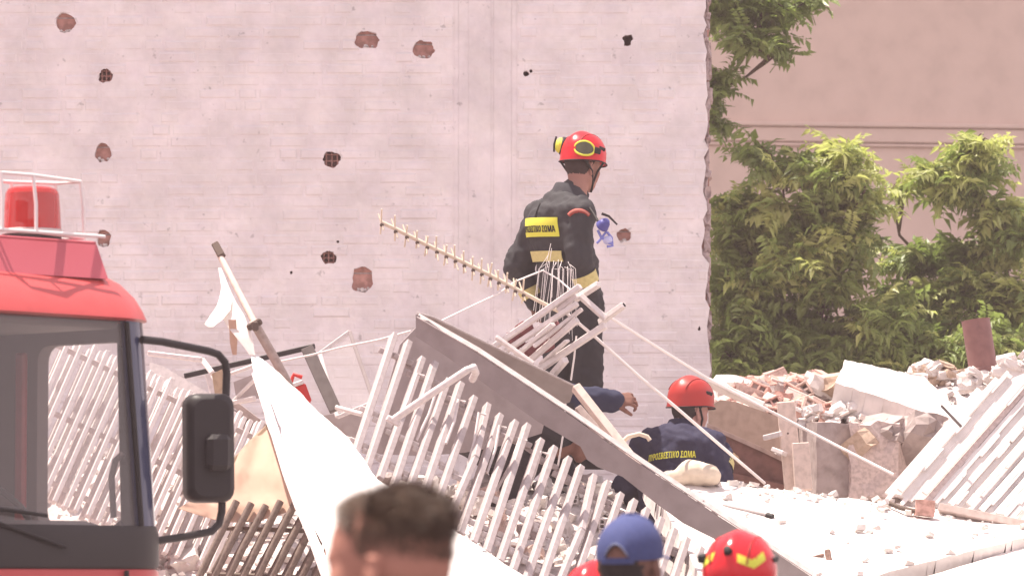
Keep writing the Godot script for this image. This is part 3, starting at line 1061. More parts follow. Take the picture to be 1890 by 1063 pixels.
func build_standing_firefighter():
	rng.seed = 21
	var feet := at(1054, 868, 25.0)
	var o := thing("person", "firefighter standing on the rubble with red helmet and dark jacket with yellow bands", "person", feet, deg_to_rad(122))
	var tones := [Color(0.36, 0.19, 0.15), Color(0.05, 0.035, 0.03), Color(0.02, 0.02, 0.02), Color(0.3, 0.13, 0.11), Color(0.040, 0.040, 0.047), Color(0.030, 0.029, 0.034), Color(0.22, 0.12, 0.09), Color(0.02, 0.018, 0.018)]
	var b := Flesh.new()
	b.setup(Vector3(-0.45, -0.02, -0.35), Vector3(0.52, 1.62, 0.35), 0.0135)
	# trunk
	b.cap(Vector3(0, 0.93, 0.015), Vector3(0, 1.05, 0.0), 0.165, 0.165, 4, 0.05, Vector3(1.05, 1, 0.8))
	b.cap(Vector3(0.01, 1.05, -0.01), Vector3(0.03, 1.34, -0.06), 0.168, 0.188, 4, 0.06, Vector3(1.14, 1, 0.82))
	b.cap(Vector3(-0.14, 1.41, -0.05), Vector3(0.19, 1.405, -0.065), 0.094, 0.094, 4, 0.06)
	b.cap(Vector3(0.025, 1.36, -0.06), Vector3(0.02, 1.49, -0.04), 0.12, 0.075, 4, 0.06)
	b.cap(Vector3(0.02, 1.49, -0.03), Vector3(0.008, 1.535, 0.025), 0.078, 0.074, 4, 0.015)
	b.cap(Vector3(0, 1.08, -0.02), Vector3(0, 0.86, 0.02), 0.165, 0.185, 4, 0.02, Vector3(1.08, 1, 0.8))
	# right arm (towards the camera)
	b.cap(Vector3(-0.175, 1.405, -0.055), Vector3(-0.205, 1.18, -0.085), 0.09, 0.073, 4, 0.035)
	b.cap(Vector3(-0.205, 1.18, -0.085), Vector3(-0.19, 0.985, 0.0), 0.066, 0.056, 4, 0.03)
	# left arm, elbow out, fist at the hip
	b.cap(Vector3(0.215, 1.395, -0.06), Vector3(0.33, 1.14, -0.14), 0.092, 0.078, 4, 0.035)
	b.cap(Vector3(0.33, 1.14, -0.14), Vector3(0.285, 0.945, -0.05), 0.07, 0.056, 4, 0.03)
	# legs
	b.cap(Vector3(-0.095, 0.9, 0.02), Vector3(-0.1, 0.48, 0.05), 0.112, 0.082, 5, 0.03)
	b.cap(Vector3(-0.1, 0.48, 0.05), Vector3(-0.1, 0.1, -0.02), 0.082, 0.068, 5, 0.03)
	b.cap(Vector3(0.095, 0.9, 0.01), Vector3(0.11, 0.48, -0.02), 0.112, 0.082, 5, 0.03)
	b.cap(Vector3(0.11, 0.48, -0.02), Vector3(0.11, 0.1, -0.1), 0.082, 0.068, 5, 0.03)
	for s in [[-0.1, 0.0], [0.11, -0.08]]:
		b.cap(Vector3(s[0], 0.16, s[1] - 0.03), Vector3(s[0], 0.05, s[1] - 0.03), 0.06, 0.05, 7, 0.02)
		b.cap(Vector3(s[0], 0.045, s[1] - 0.03), Vector3(s[0] * 1.1, 0.04, s[1] + 0.16), 0.048, 0.042, 7, 0.02, Vector3(1, 0.9, 1))
	var mb := MB.new()
	mb.use_color = true
	b.into(mb, Transform3D.IDENTITY, tones, folds, [4, 5], 0.021)
	# head: turned away and to the right
	var hx := Transform3D(Basis(Vector3(0, 1, 0), 0.3) * Basis(Vector3(1, 0, 0), 0.1), Vector3(-0.005, 1.672, 0.075))
	var h := head_flesh(0.004)
	h.into(mb, hx, tones)
	hand_into(mb, look(Vector3(0.285, 0.95, -0.05), Vector3(-0.05, -1, 0.25), Vector3(-1, 0, 0)), tones[6], 0.9, 1.0, 0.006)
	hand_into(mb, look(Vector3(-0.19, 0.985, 0.0), Vector3(0.12, -1, 0.45), Vector3(1, 0, 0)), tones[0], 0.6, -1.0, 0.006)
	put("body", mb.mesh(), M.vertex_cloth, o)
	# reflective panels on the back (patches follow the jacket)
	var back := Vector3(-0.05, 0.0, 1.0).normalized()
	put("back_panel", drape(b, Vector3(0.02, 1.335, -0.42), Vector3(0.29, 0.012, 0.012), Vector3(0, 0.105, 0), back, 0.011, 14, 5), M.hivis, o)
	var tx := put("lettering", letter(b, "ΠΥΡΟΣΒΕΣΤΙΚΟ ΣΩΜΑ", Vector3(0.02, 1.325, -0.42), Vector3(-0.265, -0.011, 0.0), Vector3(0, 0.036, 0), back, 0.0165), M.ink, o)
	put("back_band", drape(b, Vector3(0.01, 1.175, -0.42), Vector3(0.27, 0.012, 0.0), Vector3(0, 0.058, 0), back, 0.011, 14, 3), M.band, o)
	# cuff bands round the wrists
	for c in [[Vector3(-0.197, 1.075, -0.046), Vector3(-0.193, 1.02, -0.016), 0.073], [Vector3(0.30, 1.02, -0.085), Vector3(0.29, 0.975, -0.064), 0.07]]:
		var cb := MB.new()
		cb.tube([c[0], c[1]], c[2], c[2] * 0.95, 18, false)
		put("cuff_band", cb.mesh(), M.band, o)
	# collar fold
	var cl := MB.new()
	var ring := []
	for k in 21:
		var a := PI * 0.12 + (TAU - PI * 0.24) * k / 20.0
		ring.append(a)
	var rows := []
	for j in 4:
		var line := []
		for a in ring:
			var rr: float = [0.074, 0.082, 0.098, 0.118][j]
			var hy: float = [1.565, 1.572, 1.54, 1.50][j]
			line.append(Vector3(0.014 + sin(a) * rr * 1.08, hy - 0.03 * cos(a) - 0.01, 0.005 + cos(a) * rr))
		rows.append(line)
	cl.sheet(rows, 0.006)
	put("collar", cl.mesh(), M.jacket, o)
	# shoulder patch
	var sp := MB.new()
	var arc := []
	for k in 9:
		var a := -0.9 + 1.8 * k / 8.0
		var dirp := Vector3(0.8, -0.1, 0.6).normalized()
		var s0 := Vector3(-0.185, 1.345 + cos(a) * 0.06, -0.06) + Vector3(-0.6, 0, 0.8) * sin(a) * 0.07 - dirp * 0.3
		arc.append(b.hit(s0, dirp) - dirp * 0.006)
	sp.tube(arc, 0.013, -1, 6)
	put("shoulder_patch", sp.mesh(), M.patch_red, o)
	var sp2 := MB.new()
	var arc2 := []
	for p in arc:
		arc2.append((p as Vector3) + Vector3(-0.0045, 0.002, -0.0035))
	sp2.tube(arc2, 0.0095, -1, 5)
	put("patch_lettering", sp2.mesh(), M.patch_pale, o)
	# back seam
	var seam := MB.new()
	var sl := []
	for k in 8:
		sl.append(b.hit(Vector3(0.03, 1.47 - k * 0.012, -0.42), Vector3(0, 0, 1)) + Vector3(0, 0, -0.004))
	seam.tube(sl, 0.004, -1, 5)
	put("seam", seam.mesh(), M.ink, o)
	# helmet with its fittings
	var hm := helmet_on(o, hx * Transform3D(Basis(Vector3(1, 0, 0), 0.12), Vector3(0, 0.075, 0)), false)
	var gd := Vector3(-0.66, 0.0, -0.75).normalized()   # on the rear right of the shell, as seen from the camera
	var gx := look(gd * Vector3(0.118, 0, 0.142) * 1.02 + Vector3(0, 0.03, 0), Vector3(0, 1, 0.12), gd)
	gx = Transform3D(Basis(Vector3(0, 1, 0).cross(gd).normalized(), Vector3(0, 1, 0), gd), gd * 0.127 + Vector3(0, 0.004, 0))
	var gl := MB.new()
	var gp := []
	for k in 25:
		var a := TAU * k / 24
		gp.append(gx * Vector3(cos(a) * 0.055, sin(a) * 0.039, 0.012 - pow(cos(a), 2) * 0.019))
	gl.tube(gp, 0.007, -1, 8, false)
	var gg := put("goggles", gl.mesh(), M.hivis, hm)
	var gq := MB.new()
	var gr := []
	for j in 7:
		var line := []
		for i in 13:
			var a := TAU * i / 12
			var r := j / 6.0
			line.append(gx * Vector3(cos(a) * 0.053 * r, sin(a) * 0.037 * r, 0.018 - pow(cos(a) * r, 2) * 0.02))
		gr.append(line)
	gq.sheet(gr, 0.002)
	put("goggle_lens", gq.mesh(), M.olive_lens, hm)
	var gs := MB.new()
	gs.box(gx * Transform3D(Basis(Vector3(0, 1, 0), 0.45), Vector3(0.074, 0.002, -0.010)), Vector3(0.04, 0.035, 0.012), 0.004)
	put("goggle_strap", gs.mesh(), M.black_rubber, hm)
	var em := MB.new()
	var ed := Vector3(0.6, 0.05, -0.72).normalized()
	var ex := Transform3D(Basis(ed.cross(Vector3.UP).normalized(), ed, ed.cross(Vector3.UP).cross(ed).normalized()), ed * 0.11 + Vector3(0, 0.024, 0)) * Transform3D(Basis.from_scale(Vector3.ONE * 0.88), Vector3.ZERO)
	em.lathe([Vector2(0.0, 0.062), Vector2(0.022, 0.06), Vector2(0.034, 0.045), Vector2(0.038, 0.03)], ex, 20, true, Vector2(1, 1.35))
	put("ear_muff", em.mesh(), M.hivis, hm)
	var em2 := MB.new()
	em2.lathe([Vector2(0.038, 0.03), Vector2(0.044, 0.022), Vector2(0.044, 0.004), Vector2(0.03, 0.0)], ex, 20, true, Vector2(1, 1.35))
	em2.tube([ex * Vector3(0, 0.066, 0.05), ex * Vector3(0, 0.07, 0.0), ex * Vector3(0, 0.062, -0.05)], 0.006, -1, 6)
	put("muff_cushion", em2.mesh(), M.black_rubber, hm)
	for s in [-1.0, 1.0]:
		strap_path(o, [hx * Vector3(s * 0.09, 0.03, -0.085), hx * Vector3(s * 0.087, -0.02, -0.02), hx * Vector3(s * 0.06, -0.085, 0.025)], 0.0065, M.black_rubber)
		strap_path(o, [hx * Vector3(s * 0.1, 0.04, 0.06), hx * Vector3(s * 0.083, -0.02, 0.03), hx * Vector3(s * 0.06, -0.085, 0.025), hx * Vector3(s * 0.03, -0.125, 0.05)], 0.0065, M.black_rubber)
	# respirator hanging at his chest
	var rp := thing("dust_mask", "blue respirator mask with straps hanging at the standing firefighter's chest", "mask", at(1114, 425, 24.74))
	var cup := MB.new()
	cup.lathe([Vector2(0.0, 0.036), Vector2(0.02, 0.034), Vector2(0.034, 0.018), Vector2(0.044, -0.012), Vector2(0.041, -0.016)], Transform3D(Basis(Vector3(0, 0, 1), -0.7) * Basis(Vector3(1, 0, 0), 0.5), Vector3(0, 0.03, 0)), 18, true, Vector2(0.85, 1.2))
	put("cup", cup.mesh(), M.mask_blue, rp)
	var low := MB.new()
	low.lathe([Vector2(0.0, 0.022), Vector2(0.018, 0.02), Vector2(0.027, 0.008), Vector2(0.03, -0.012)], Transform3D(Basis(Vector3(0, 0, 1), -1.2) * Basis(Vector3(1, 0, 0), 0.7), Vector3(0.026, -0.052, 0.0)), 14, true, Vector2(0.8, 1.1))
	put("filter", low.mesh(), M.mask_pale, rp)
	var noz := MB.new()
	noz.tube([Vector3(-0.01, 0.09, 0.02), Vector3(0.03, 0.075, 0.02), Vector3(0.075, 0.03, 0.01)], 0.008, 0.005, 6)
	put("clip", noz.mesh(), M.black_rubber, rp)
	for k in 4:
		var st := MB.new()
		var q: Array = [[Vector3(-0.03, 0.0, 0), Vector3(-0.012, -0.04, 0.012), Vector3(0.03, -0.07, 0.01), Vector3(0.052, -0.075, 0)], [Vector3(0.018, -0.005, 0), Vector3(-0.02, -0.055, 0.01), Vector3(-0.035, -0.07, 0)], [Vector3(0.02, -0.01, 0), Vector3(0.045, -0.04, 0.0), Vector3(0.05, -0.085, 0.0), Vector3(0.02, -0.09, 0.01)], [Vector3(-0.03, 0.05, -0.01), Vector3(-0.055, 0.1, -0.06), Vector3(-0.095, 0.165, -0.13)]][k]
		st.tube(q, 0.0075, -1, 6)
		put("strap", st.mesh(), M.mask_strap if k < 3 else M.black_rubber, rp)

func build_kneeling_firefighter():
	var base := at(1250, 1046, 24.6)
	var o := thing("person", "firefighter kneeling at the rubble edge with red helmet and navy jacket with yellow back lettering", "person", base, deg_to_rad(150))
	var tones := [Color(0.48, 0.27, 0.23), Color(0.04, 0.03, 0.028), Color(0.02, 0.02, 0.02), Color(0.3, 0.13, 0.11), Color(0.024, 0.026, 0.056), Color(0.022, 0.022, 0.04), Color(0.3, 0.2, 0.12), Color(0.02, 0.018, 0.018)]
	var b := Flesh.new()
	b.setup(Vector3(-0.48, -0.05, -0.5), Vector3(0.48, 0.85, 0.6), 0.0135)
	b.cap(Vector3(0, 0.22, -0.06), Vector3(0, 0.36, -0.05), 0.17, 0.17, 4, 0.05, Vector3(1.05, 1, 0.85))
	b.cap(Vector3(0, 0.36, -0.05), Vector3(0, 0.60, 0.02), 0.165, 0.18, 4, 0.06, Vector3(1.15, 1, 0.8))
	b.cap(Vector3(-0.16, 0.655, 0.03), Vector3(0.16, 0.655, 0.03), 0.095, 0.095, 4, 0.06)
	b.cap(Vector3(0, 0.65, 0.03), Vector3(0, 0.75, 0.07), 0.11, 0.072, 4, 0.05)
	b.cap(Vector3(-0.19, 0.65, 0.03), Vector3(-0.25, 0.47, 0.0), 0.09, 0.074, 4, 0.035)
	b.cap(Vector3(-0.25, 0.47, 0.0), Vector3(-0.18, 0.62, 0.2), 0.074, 0.058, 4, 0.03)
	b.cap(Vector3(0.2, 0.65, 0.03), Vector3(0.31, 0.43, 0.0), 0.09, 0.074, 4, 0.035)
	b.cap(Vector3(0.31, 0.43, 0.0), Vector3(0.22, 0.3, 0.2), 0.074, 0.058, 4, 0.03)
	b.cap(Vector3(-0.1, 0.2, -0.04), Vector3(-0.15, 0.1, 0.32), 0.115, 0.085, 5, 0.03)
	b.cap(Vector3(-0.15, 0.1, 0.32), Vector3(-0.13, 0.03, -0.05), 0.08, 0.06, 5, 0.02)
	b.cap(Vector3(0.1, 0.2, -0.04), Vector3(0.15, 0.28, 0.36), 0.115, 0.088, 5, 0.03)
	b.cap(Vector3(0.15, 0.28, 0.36), Vector3(0.14, 0.03, 0.26), 0.08, 0.06, 5, 0.02)
	b.cap(Vector3(0.14, 0.03, 0.24), Vector3(0.15, 0.02, 0.42), 0.05, 0.042, 7, 0.02)
	b.cap(Vector3(-0.13, 0.04, -0.05), Vector3(-0.13, 0.03, -0.2), 0.05, 0.045, 7, 0.02)
	var mb := MB.new()
	mb.use_color = true
	b.into(mb, Transform3D.IDENTITY, tones, folds, [4, 5], 0.02)
	var hx := Transform3D(Basis(Vector3(0, 1, 0), -0.25) * Basis(Vector3(1, 0, 0), 0.12), Vector3(-0.02, 0.835, 0.115))
	head_flesh(0.0045).into(mb, hx, tones)
	hand_into(mb, look(Vector3(-0.18, 0.62, 0.2), Vector3(0.2, -0.1, 1), Vector3(0, -1, 0)), tones[6], 0.5, 1.0, 0.006)
	hand_into(mb, look(Vector3(0.22, 0.3, 0.19), Vector3(-0.1, -0.2, 1), Vector3(0, -1, 0)), tones[6], 0.5, -1.0, 0.006)
	put("body", mb.mesh(), M.vertex_cloth, o)
	put("lettering", letter(b, "ΠΥΡΟΣΒΕΣΤΙΚΟ ΣΩΜΑ", Vector3(-0.03, 0.595, -0.42), Vector3(-0.27, 0.02, 0.0), Vector3(0, 0.036, 0), Vector3(0, 0, 1), 0.011, true, 0.9), M.hivis, o)
	var cb := MB.new()
	cb.tube([Vector3(-0.226, 0.523, 0.07), Vector3(-0.207, 0.561, 0.125)], 0.076, 0.073, 18, false)
	put("cuff_band", cb.mesh(), M.band, o)
	var rows := []
	for j in 4:
		var line := []
		for k in 21:
			var a := PI * 0.15 + (TAU - PI * 0.3) * k / 20.0
			var rr: float = [0.07, 0.078, 0.09, 0.105][j]
			line.append(Vector3(sin(a) * rr * 1.05, [0.775, 0.78, 0.75, 0.71][j] - 0.025 * cos(a), 0.075 + cos(a) * rr))
		rows.append(line)
	var cl := MB.new()
	cl.sheet(rows, 0.006)
	put("collar", cl.mesh(), M.jacket_navy, o)
	helmet_on(o, hx * Transform3D(Basis(Vector3(1, 0, 0), 0.05), Vector3(0, 0.075, 0)), false, M.helmet_dull)
	for s in [-1.0, 1.0]:
		strap_path(o, [hx * Vector3(s * 0.098, 0.03, -0.03), hx * Vector3(s * 0.083, -0.03, 0.015), hx * Vector3(s * 0.04, -0.115, 0.045)], 0.006, M.black_rubber)

# a third rescuer stooping behind the steel channel; an arm and parts of the dark jacket show
func build_stooping_firefighter():
	var base := at(948, 966, 24.4)
	var o := thing("person", "stooping rescuer in dark clothing behind the steel channel, arm stretched to the right", "person", base, deg_to_rad(95))
	var tones := [Color(0.26, 0.13, 0.1), Color(0.04, 0.03, 0.028), Color(0.02, 0.02, 0.02), Color(0.3, 0.13, 0.11), Color(0.03, 0.028, 0.036), Color(0.03, 0.026, 0.028), Color(0.2, 0.1, 0.08), Color(0.02, 0.018, 0.018)]
	var b := Flesh.new()
	b.setup(Vector3(-0.45, -0.05, -0.5), Vector3(0.45, 0.9, 0.75), 0.016)
	b.cap(Vector3(0, 0.5, -0.25), Vector3(0, 0.52, 0.2), 0.155, 0.165, 4, 0.05, Vector3(1.15, 0.8, 1))
	b.cap(Vector3(-0.14, 0.52, 0.22), Vector3(0.14, 0.52, 0.22), 0.09, 0.09, 4, 0.05)
	b.cap(Vector3(-0.19, 0.53, 0.2), Vector3(-0.2, 0.66, 0.3), 0.085, 0.075, 4, 0.03)
	b.cap(Vector3(-0.2, 0.66, 0.3), Vector3(-0.18, 0.655, 0.52), 0.078, 0.062, 6, 0.03)
	b.cap(Vector3(0.19, 0.5, 0.2), Vector3(0.22, 0.26, 0.3), 0.085, 0.07, 4, 0.03)
	b.cap(Vector3(0.22, 0.26, 0.3), Vector3(0.16, 0.06, 0.36), 0.07, 0.055, 4, 0.03)
	b.cap(Vector3(-0.1, 0.5, -0.26), Vector3(-0.12, 0.3, 0.05), 0.12, 0.085, 5, 0.03)
	b.cap(Vector3(-0.12, 0.3, 0.05), Vector3(-0.12, 0.04, -0.12), 0.082, 0.065, 5, 0.02)
	b.cap(Vector3(0.1, 0.5, -0.26), Vector3(0.12, 0.3, 0.0), 0.12, 0.085, 5, 0.03)
	b.cap(Vector3(0.12, 0.3, 0.0), Vector3(0.12, 0.04, -0.16), 0.082, 0.065, 5, 0.02)
	for s in [-0.12, 0.12]:
		b.cap(Vector3(s, 0.03, -0.14), Vector3(s, 0.025, 0.06), 0.05, 0.042, 7, 0.02)
	tones[6] = Color(0.022, 0.025, 0.055)
	var mb := MB.new()
	mb.use_color = true
	b.into(mb, Transform3D.IDENTITY, tones, folds, [4, 5, 6], 0.014)
	var hx := Transform3D(Basis(Vector3(1, 0, 0), 1.0), Vector3(0, 0.46, 0.4))
	head_flesh(0.008).into(mb, hx, tones)
	hand_into(mb, look(Vector3(-0.18, 0.655, 0.52), Vector3(0.0, 0.1, 1), Vector3(0.8, -0.6, 0)), Color(0.2, 0.1, 0.075), 0.85, 1.0, 0.005)
	hand_into(mb, look(Vector3(0.16, 0.06, 0.36), Vector3(0.0, -0.8, 0.5), Vector3(0, 0, 1)), Color(0.24, 0.12, 0.09), 0.5, -1.0, 0.007)
	put("body", mb.mesh(), M.vertex_cloth, o)

# onlookers in the street, only their heads reach into the picture
func onlooker(label: String, top: Vector3, turn: float, tall: float, cloth: Color, skin: Color, hair: Color, headcell: float, with_hair: bool, fade := 0) -> Array:
	var o := thing("person", label, "person", Vector3(top.x, 0, top.z), turn)
	var k := tall / 1.76
	var tones := [skin, hair, Color(0.03, 0.02, 0.02), Color(skin.r * 0.9, skin.g * 0.65, skin.b * 0.65), cloth, Color(0.03, 0.035, 0.06), skin, Color(0.03, 0.03, 0.03)]
	var b := Flesh.new()
	b.setup(Vector3(-0.4, -0.02, -0.3), Vector3(0.4, 1.62, 0.3), 0.024)
	b.cap(Vector3(0, 0.95, 0), Vector3(0, 1.1, 0), 0.155, 0.145, 4, 0.05, Vector3(1.1, 1, 0.75))
	b.cap(Vector3(0, 1.1, 0), Vector3(0, 1.33, -0.02), 0.15, 0.17, 4, 0.05, Vector3(1.15, 1, 0.72))
	b.cap(Vector3(-0.16, 1.41, -0.02), Vector3(0.16, 1.41, -0.02), 0.075, 0.075, 4, 0.06)
	b.cap(Vector3(0, 1.4, -0.02), Vector3(0, 1.56, -0.01), 0.08, 0.056, 6, 0.04)
	for s in [-1.0, 1.0]:
		b.cap(Vector3(s * 0.2, 1.4, -0.02), Vector3(s * 0.25, 1.12, -0.03), 0.062, 0.048, 4, 0.03)
		b.cap(Vector3(s * 0.25, 1.12, -0.03), Vector3(s * 0.24, 0.88, 0.06), 0.045, 0.034, 6, 0.02)
		b.cap(Vector3(s * 0.09, 0.92, 0), Vector3(s * 0.1, 0.5, 0.02), 0.1, 0.07, 5, 0.03)
		b.cap(Vector3(s * 0.1, 0.5, 0.02), Vector3(s * 0.11, 0.1, -0.02), 0.07, 0.055, 5, 0.03)
		b.cap(Vector3(s * 0.11, 0.05, -0.05), Vector3(s * 0.13, 0.04, 0.16), 0.045, 0.04, 7, 0.02)
	var mb := MB.new()
	mb.use_color = true
	b.into(mb, Transform3D(Basis.from_scale(Vector3.ONE * k), Vector3.ZERO), tones, folds, [4, 5], 0.012)
	var hx := Transform3D(Basis.from_scale(Vector3.ONE * 1.0), Vector3(0, tall - 0.128, 0.02))
	var h := head_flesh(headcell, 0, 1, with_hair)
	if fade == 2:
		h.cap(Vector3(0, 0.0, -0.05), Vector3(0, -0.05, -0.046), 0.068, 0.052, 1, 0.015)
	if fade == 1:
		h.cap(Vector3(0, 0.068, -0.04), Vector3(0, 0.072, 0.005), 0.076, 0.066, 1, 0.006, Vector3(0.93, 0.9, 1))
	h.into(mb, hx, tones)
	for s in [-1.0, 1.0]:
		hand_into(mb, look(Vector3(s * 0.24, 0.88, 0.06) * k, Vector3(0, -1, 0.15), Vector3(-s, 0, 0)), skin, 0.5, -s, 0.01)
	put("body", mb.mesh(), M.vertex_cloth, o)
	return [o, hx, h]
func build_onlookers():
	rng.seed = 5
	# the man with brown hair, close to the camera, looking left
	var a := onlooker("man with short brown hair near the camera looking left", at(735, 916, 7.6), deg_to_rad(-122), 1.745, Color(0.1, 0.1, 0.12), Color(0.43, 0.2, 0.15), Color(0.10, 0.064, 0.045), 0.004, false, 1)
	var hx: Transform3D = a[1]
	var h: Flesh = a[2]
	var hair := MB.new()
	hair.use_color = true
	for i in 15000:
		var dir := Vector3(rng.randfn(), rng.randfn(), rng.randfn()).normalized()
		var root := Vector3(dir.x * 0.078, 0.048 + dir.y * 0.088, -0.02 + dir.z * 0.1)
		var front := smoothstep(-0.02, 0.08, root.z)
		if root.y < 0.025 + 0.05 * smoothstep(0.0, 0.06, root.z) or root.y < -0.03:
			continue
		if root.z > 0.0 and root.y < 0.07 and absf(root.x) > 0.04 and root.z > 0.03:
			continue
		var topness := smoothstep(0.05, 0.11, root.y)
		var L := lerpf(0.009, 0.042, topness) * rng.randf_range(0.6, 1.3)
		if topness < 0.1 and rng.randf() < 0.3:
			continue
		var n := dir
		var comb := Vector3(rng.randf_range(-0.5, 0.5), 0.1 + 0.3 * front, 0.8 if root.z > 0.02 else -0.5)
		var d1 := (n * 0.35 + comb * 0.9 * topness + Vector3(0, -0.5, -0.2) * (1.0 - topness)).normalized()
		var d2 := (d1 + Vector3(rng.randf_range(-0.5, 0.5), -0.55, rng.randf_range(-0.5, 0.5))).normalized()
		var w := n.cross(d1).normalized() * rng.randf_range(0.0007, 0.0013)
		var p1 := root + d1 * L * 0.55
		var p2 := p1 + d2 * L * 0.45
		var tone := rng.randf_range(0.4, 1.7)
		hair.col = Color(0.12 * tone, 0.076 * tone, 0.053 * tone)
		hair.tri(hx * (root - w), hx * (root + w), hx * (p1 + w * 0.7), dir)
		hair.tri(hx * (root - w), hx * (p1 + w * 0.7), hx * (p1 - w * 0.7), dir)
		hair.tri(hx * (p1 - w * 0.7), hx * (p1 + w * 0.7), hx * p2, dir)
	var hs := put("hair", hair.mesh(), M.hair_strand, a[0])
	hs.set_meta("kind", "stuff")
	# the man with the navy cap, seen from behind
	var c := onlooker("man in a navy blue cap seen from behind", at(1160, 943, 13.0), deg_to_rad(158), 1.775, Color(0.05, 0.05, 0.07), Color(0.2, 0.1, 0.075), Color(0.03, 0.022, 0.02), 0.006, false, 2)
	var cx: Transform3D = c[1]
	var rings := []
	for i in 11:
		var e := -0.12 + (PI * 0.5 + 0.12) * i / 10.0
		var line := []
		for k in 37:
			var an := TAU * k / 36
			var seam := 1.0 - 0.012 * pow(absf(cos(an * 3.0)), 24.0)
			var y := sin(e) * 0.112 + 0.035
			# arched opening over the strap at the back
			var ap := fposmod(an, TAU) - PI
			if i <= 3 and absf(ap) < 0.36:
				y = maxf(y, 0.035 + 0.034 * (1.0 - pow(ap / 0.36, 2.0)))
			line.append(Vector3(sin(an) * cos(e) * 0.095 * seam, y + (0.008 if cos(an) > 0.2 else 0.0), -0.006 + cos(an) * cos(e) * 0.118 * seam))
		rings.append(line)
	var cap := MB.new()
	cap.sheet(rings, -0.003)
	var cm := put("cap", cap.mesh(), M.cap_blue, c[0], cx * Transform3D(Basis(Vector3(1, 0, 0), -0.06), Vector3.ZERO))
	var st := MB.new()
	var sp := []
	for k in 11:
		var an := PI - 0.55 + 1.1 * k / 10.0
		sp.append(Vector3(sin(an) * 0.096, 0.022, -0.006 + cos(an) * 0.119))
	for k in 10:
		st.bar(sp[k], sp[k + 1], 0.018, 0.003, Vector3(sp[k].x, 0, sp[k].z).normalized(), 0.001)
	put("strap", st.mesh(), M.cap_blue, cm)
	var bt := MB.new()
	bt.lathe([Vector2(0.0, 0.006), Vector2(0.006, 0.005), Vector2(0.008, 0.0)], Transform3D(Basis.IDENTITY, Vector3(0, 0.147, -0.006)), 10)
	put("button", bt.mesh(), M.cap_blue, cm)
	var vis := []
	for j in 5:
		var line := []
		for k in 13:
			var an := -1.05 + 2.1 * k / 12.0
			var ex := j / 4.0 * 0.07 * cos(an * 0.9)
			line.append(Vector3(sin(an) * (0.092 + ex * 0.2), 0.038 - ex * 0.25 - 0.01 * pow(absf(an), 2.0), -0.006 + cos(an) * 0.112 + ex))
		vis.append(line)
	var vm := MB.new()
	vm.sheet(vis, 0.003)
	put("visor", vm.mesh(), M.cap_blue, cm)
	var ar := MB.new()
	var apt := []
	for k in 13:
		var ap := -0.36 + 0.72 * k / 12.0
		var an := PI + ap
		apt.append(Vector3(sin(an) * 0.0965, 0.037 + 0.034 * (1.0 - pow(ap / 0.36, 2.0)), -0.006 + cos(an) * 0.119))
	ar.tube(apt, 0.0025, -1, 5)
	put("piping", ar.mesh(), M.cap_trim, cm)
	# two helmeted rescuers
	var d := onlooker("rescuer in red helmet with yellow stripes at bottom, right of the navy cap", at(1362, 986, 14.4), deg_to_rad(160), 1.735, Color(0.04, 0.04, 0.05), Color(0.4, 0.2, 0.15), Color(0.03, 0.02, 0.02), 0.009, true)
	var dx: Transform3D = d[1]
	var dh := helmet_on(d[0], dx * Transform3D(Basis(Vector3(1, 0, 0), -0.1), Vector3(0, 0.028, 0)), true, M.helmet_gloss)
	var kn := MB.new()
	kn.lathe([Vector2(0.0, 0.02), Vector2(0.012, 0.018), Vector2(0.016, 0.0)], Transform3D(Basis(Vector3(1, 0, 0), -0.9), Vector3(0.0, 0.075, -0.115)), 12)
	kn.box(Transform3D(Basis.IDENTITY, Vector3(0.098, 0.05, -0.07)), Vector3(0.03, 0.03, 0.04), 0.006)
	put("lamp_clip", kn.mesh(), M.black_rubber, dh)
	var e := onlooker("rescuer in red helmet half hidden left behind the navy cap", at(1096, 1050, 15.6), deg_to_rad(150), 1.645, Color(0.04, 0.04, 0.05), Color(0.4, 0.2, 0.15), Color(0.03, 0.02, 0.02), 0.01, true)
	var ehx: Transform3D = e[1]
	helmet_on(e[0], ehx * Transform3D(Basis(Vector3(1, 0, 0), -0.1), Vector3(0, 0.028, 0)), true, M.helmet_gloss)

# ---------------------------------------------------------------- fire engine, nose turned 45 degrees to the right
const CAB_X := -1.339
const CAB_D := 18.6
func tk(u: float, v: float, z: float) -> Vector3:
	var k := (u - 945.0) / LENS
	var s := 0.70711
	var x := (k * CAB_D - CAB_X - s * z * (1.0 + k)) / (s * (1.0 - k))
	var d := CAB_D + s * (x - z)
	return Vector3(x, EYE.y + d * (PITCH + (531.5 - v) / LENS), z)
# plan of the cab at inset i: from the far left side round the nose to the right side
func cab_plan(i: float, back := -1.75) -> Array:
	var p := []
	var w := 2.3
	p.append(Vector2(-w + i, back))
	for k in 7:
		var a := PI + PI * 0.5 * (1.0 - k / 6.0) - PI * 0.5
		p.append(Vector2(-w + 0.28 - cos(PI * 0.5 * k / 6.0) * (0.28 - i), -0.28 + sin(PI * 0.5 * k / 6.0) * (0.28 - i)))
	for k in range(1, 8):
		var t := k / 8.0
		p.append(Vector2(lerpf(-w + 0.28, -0.28, t), -i + 0.06 * sin(t * PI)))
	for k in 9:
		var a := PI * 0.5 * (1.0 - k / 8.0)
		p.append(Vector2(-0.28 + cos(a) * (0.28 - i), -0.28 + sin(a) * (0.28 - i)))
	p.append(Vector2(-i, -0.34))
	p.append(Vector2(-i, -0.9))
	p.append(Vector2(-i, back))
	return p
func ring_at(i: float, y: float, lean := 0.0, from := 0, to := -1) -> Array:
	var pl := cab_plan(i)
	var r := []
	if to < 0:
		to = pl.size() - 1
	for k in range(from, to + 1):
		var nose := smoothstep(-0.6, 0.0, pl[k].y)
		r.append(Vector3(pl[k].x, y, pl[k].y - lean * nose))
	return r
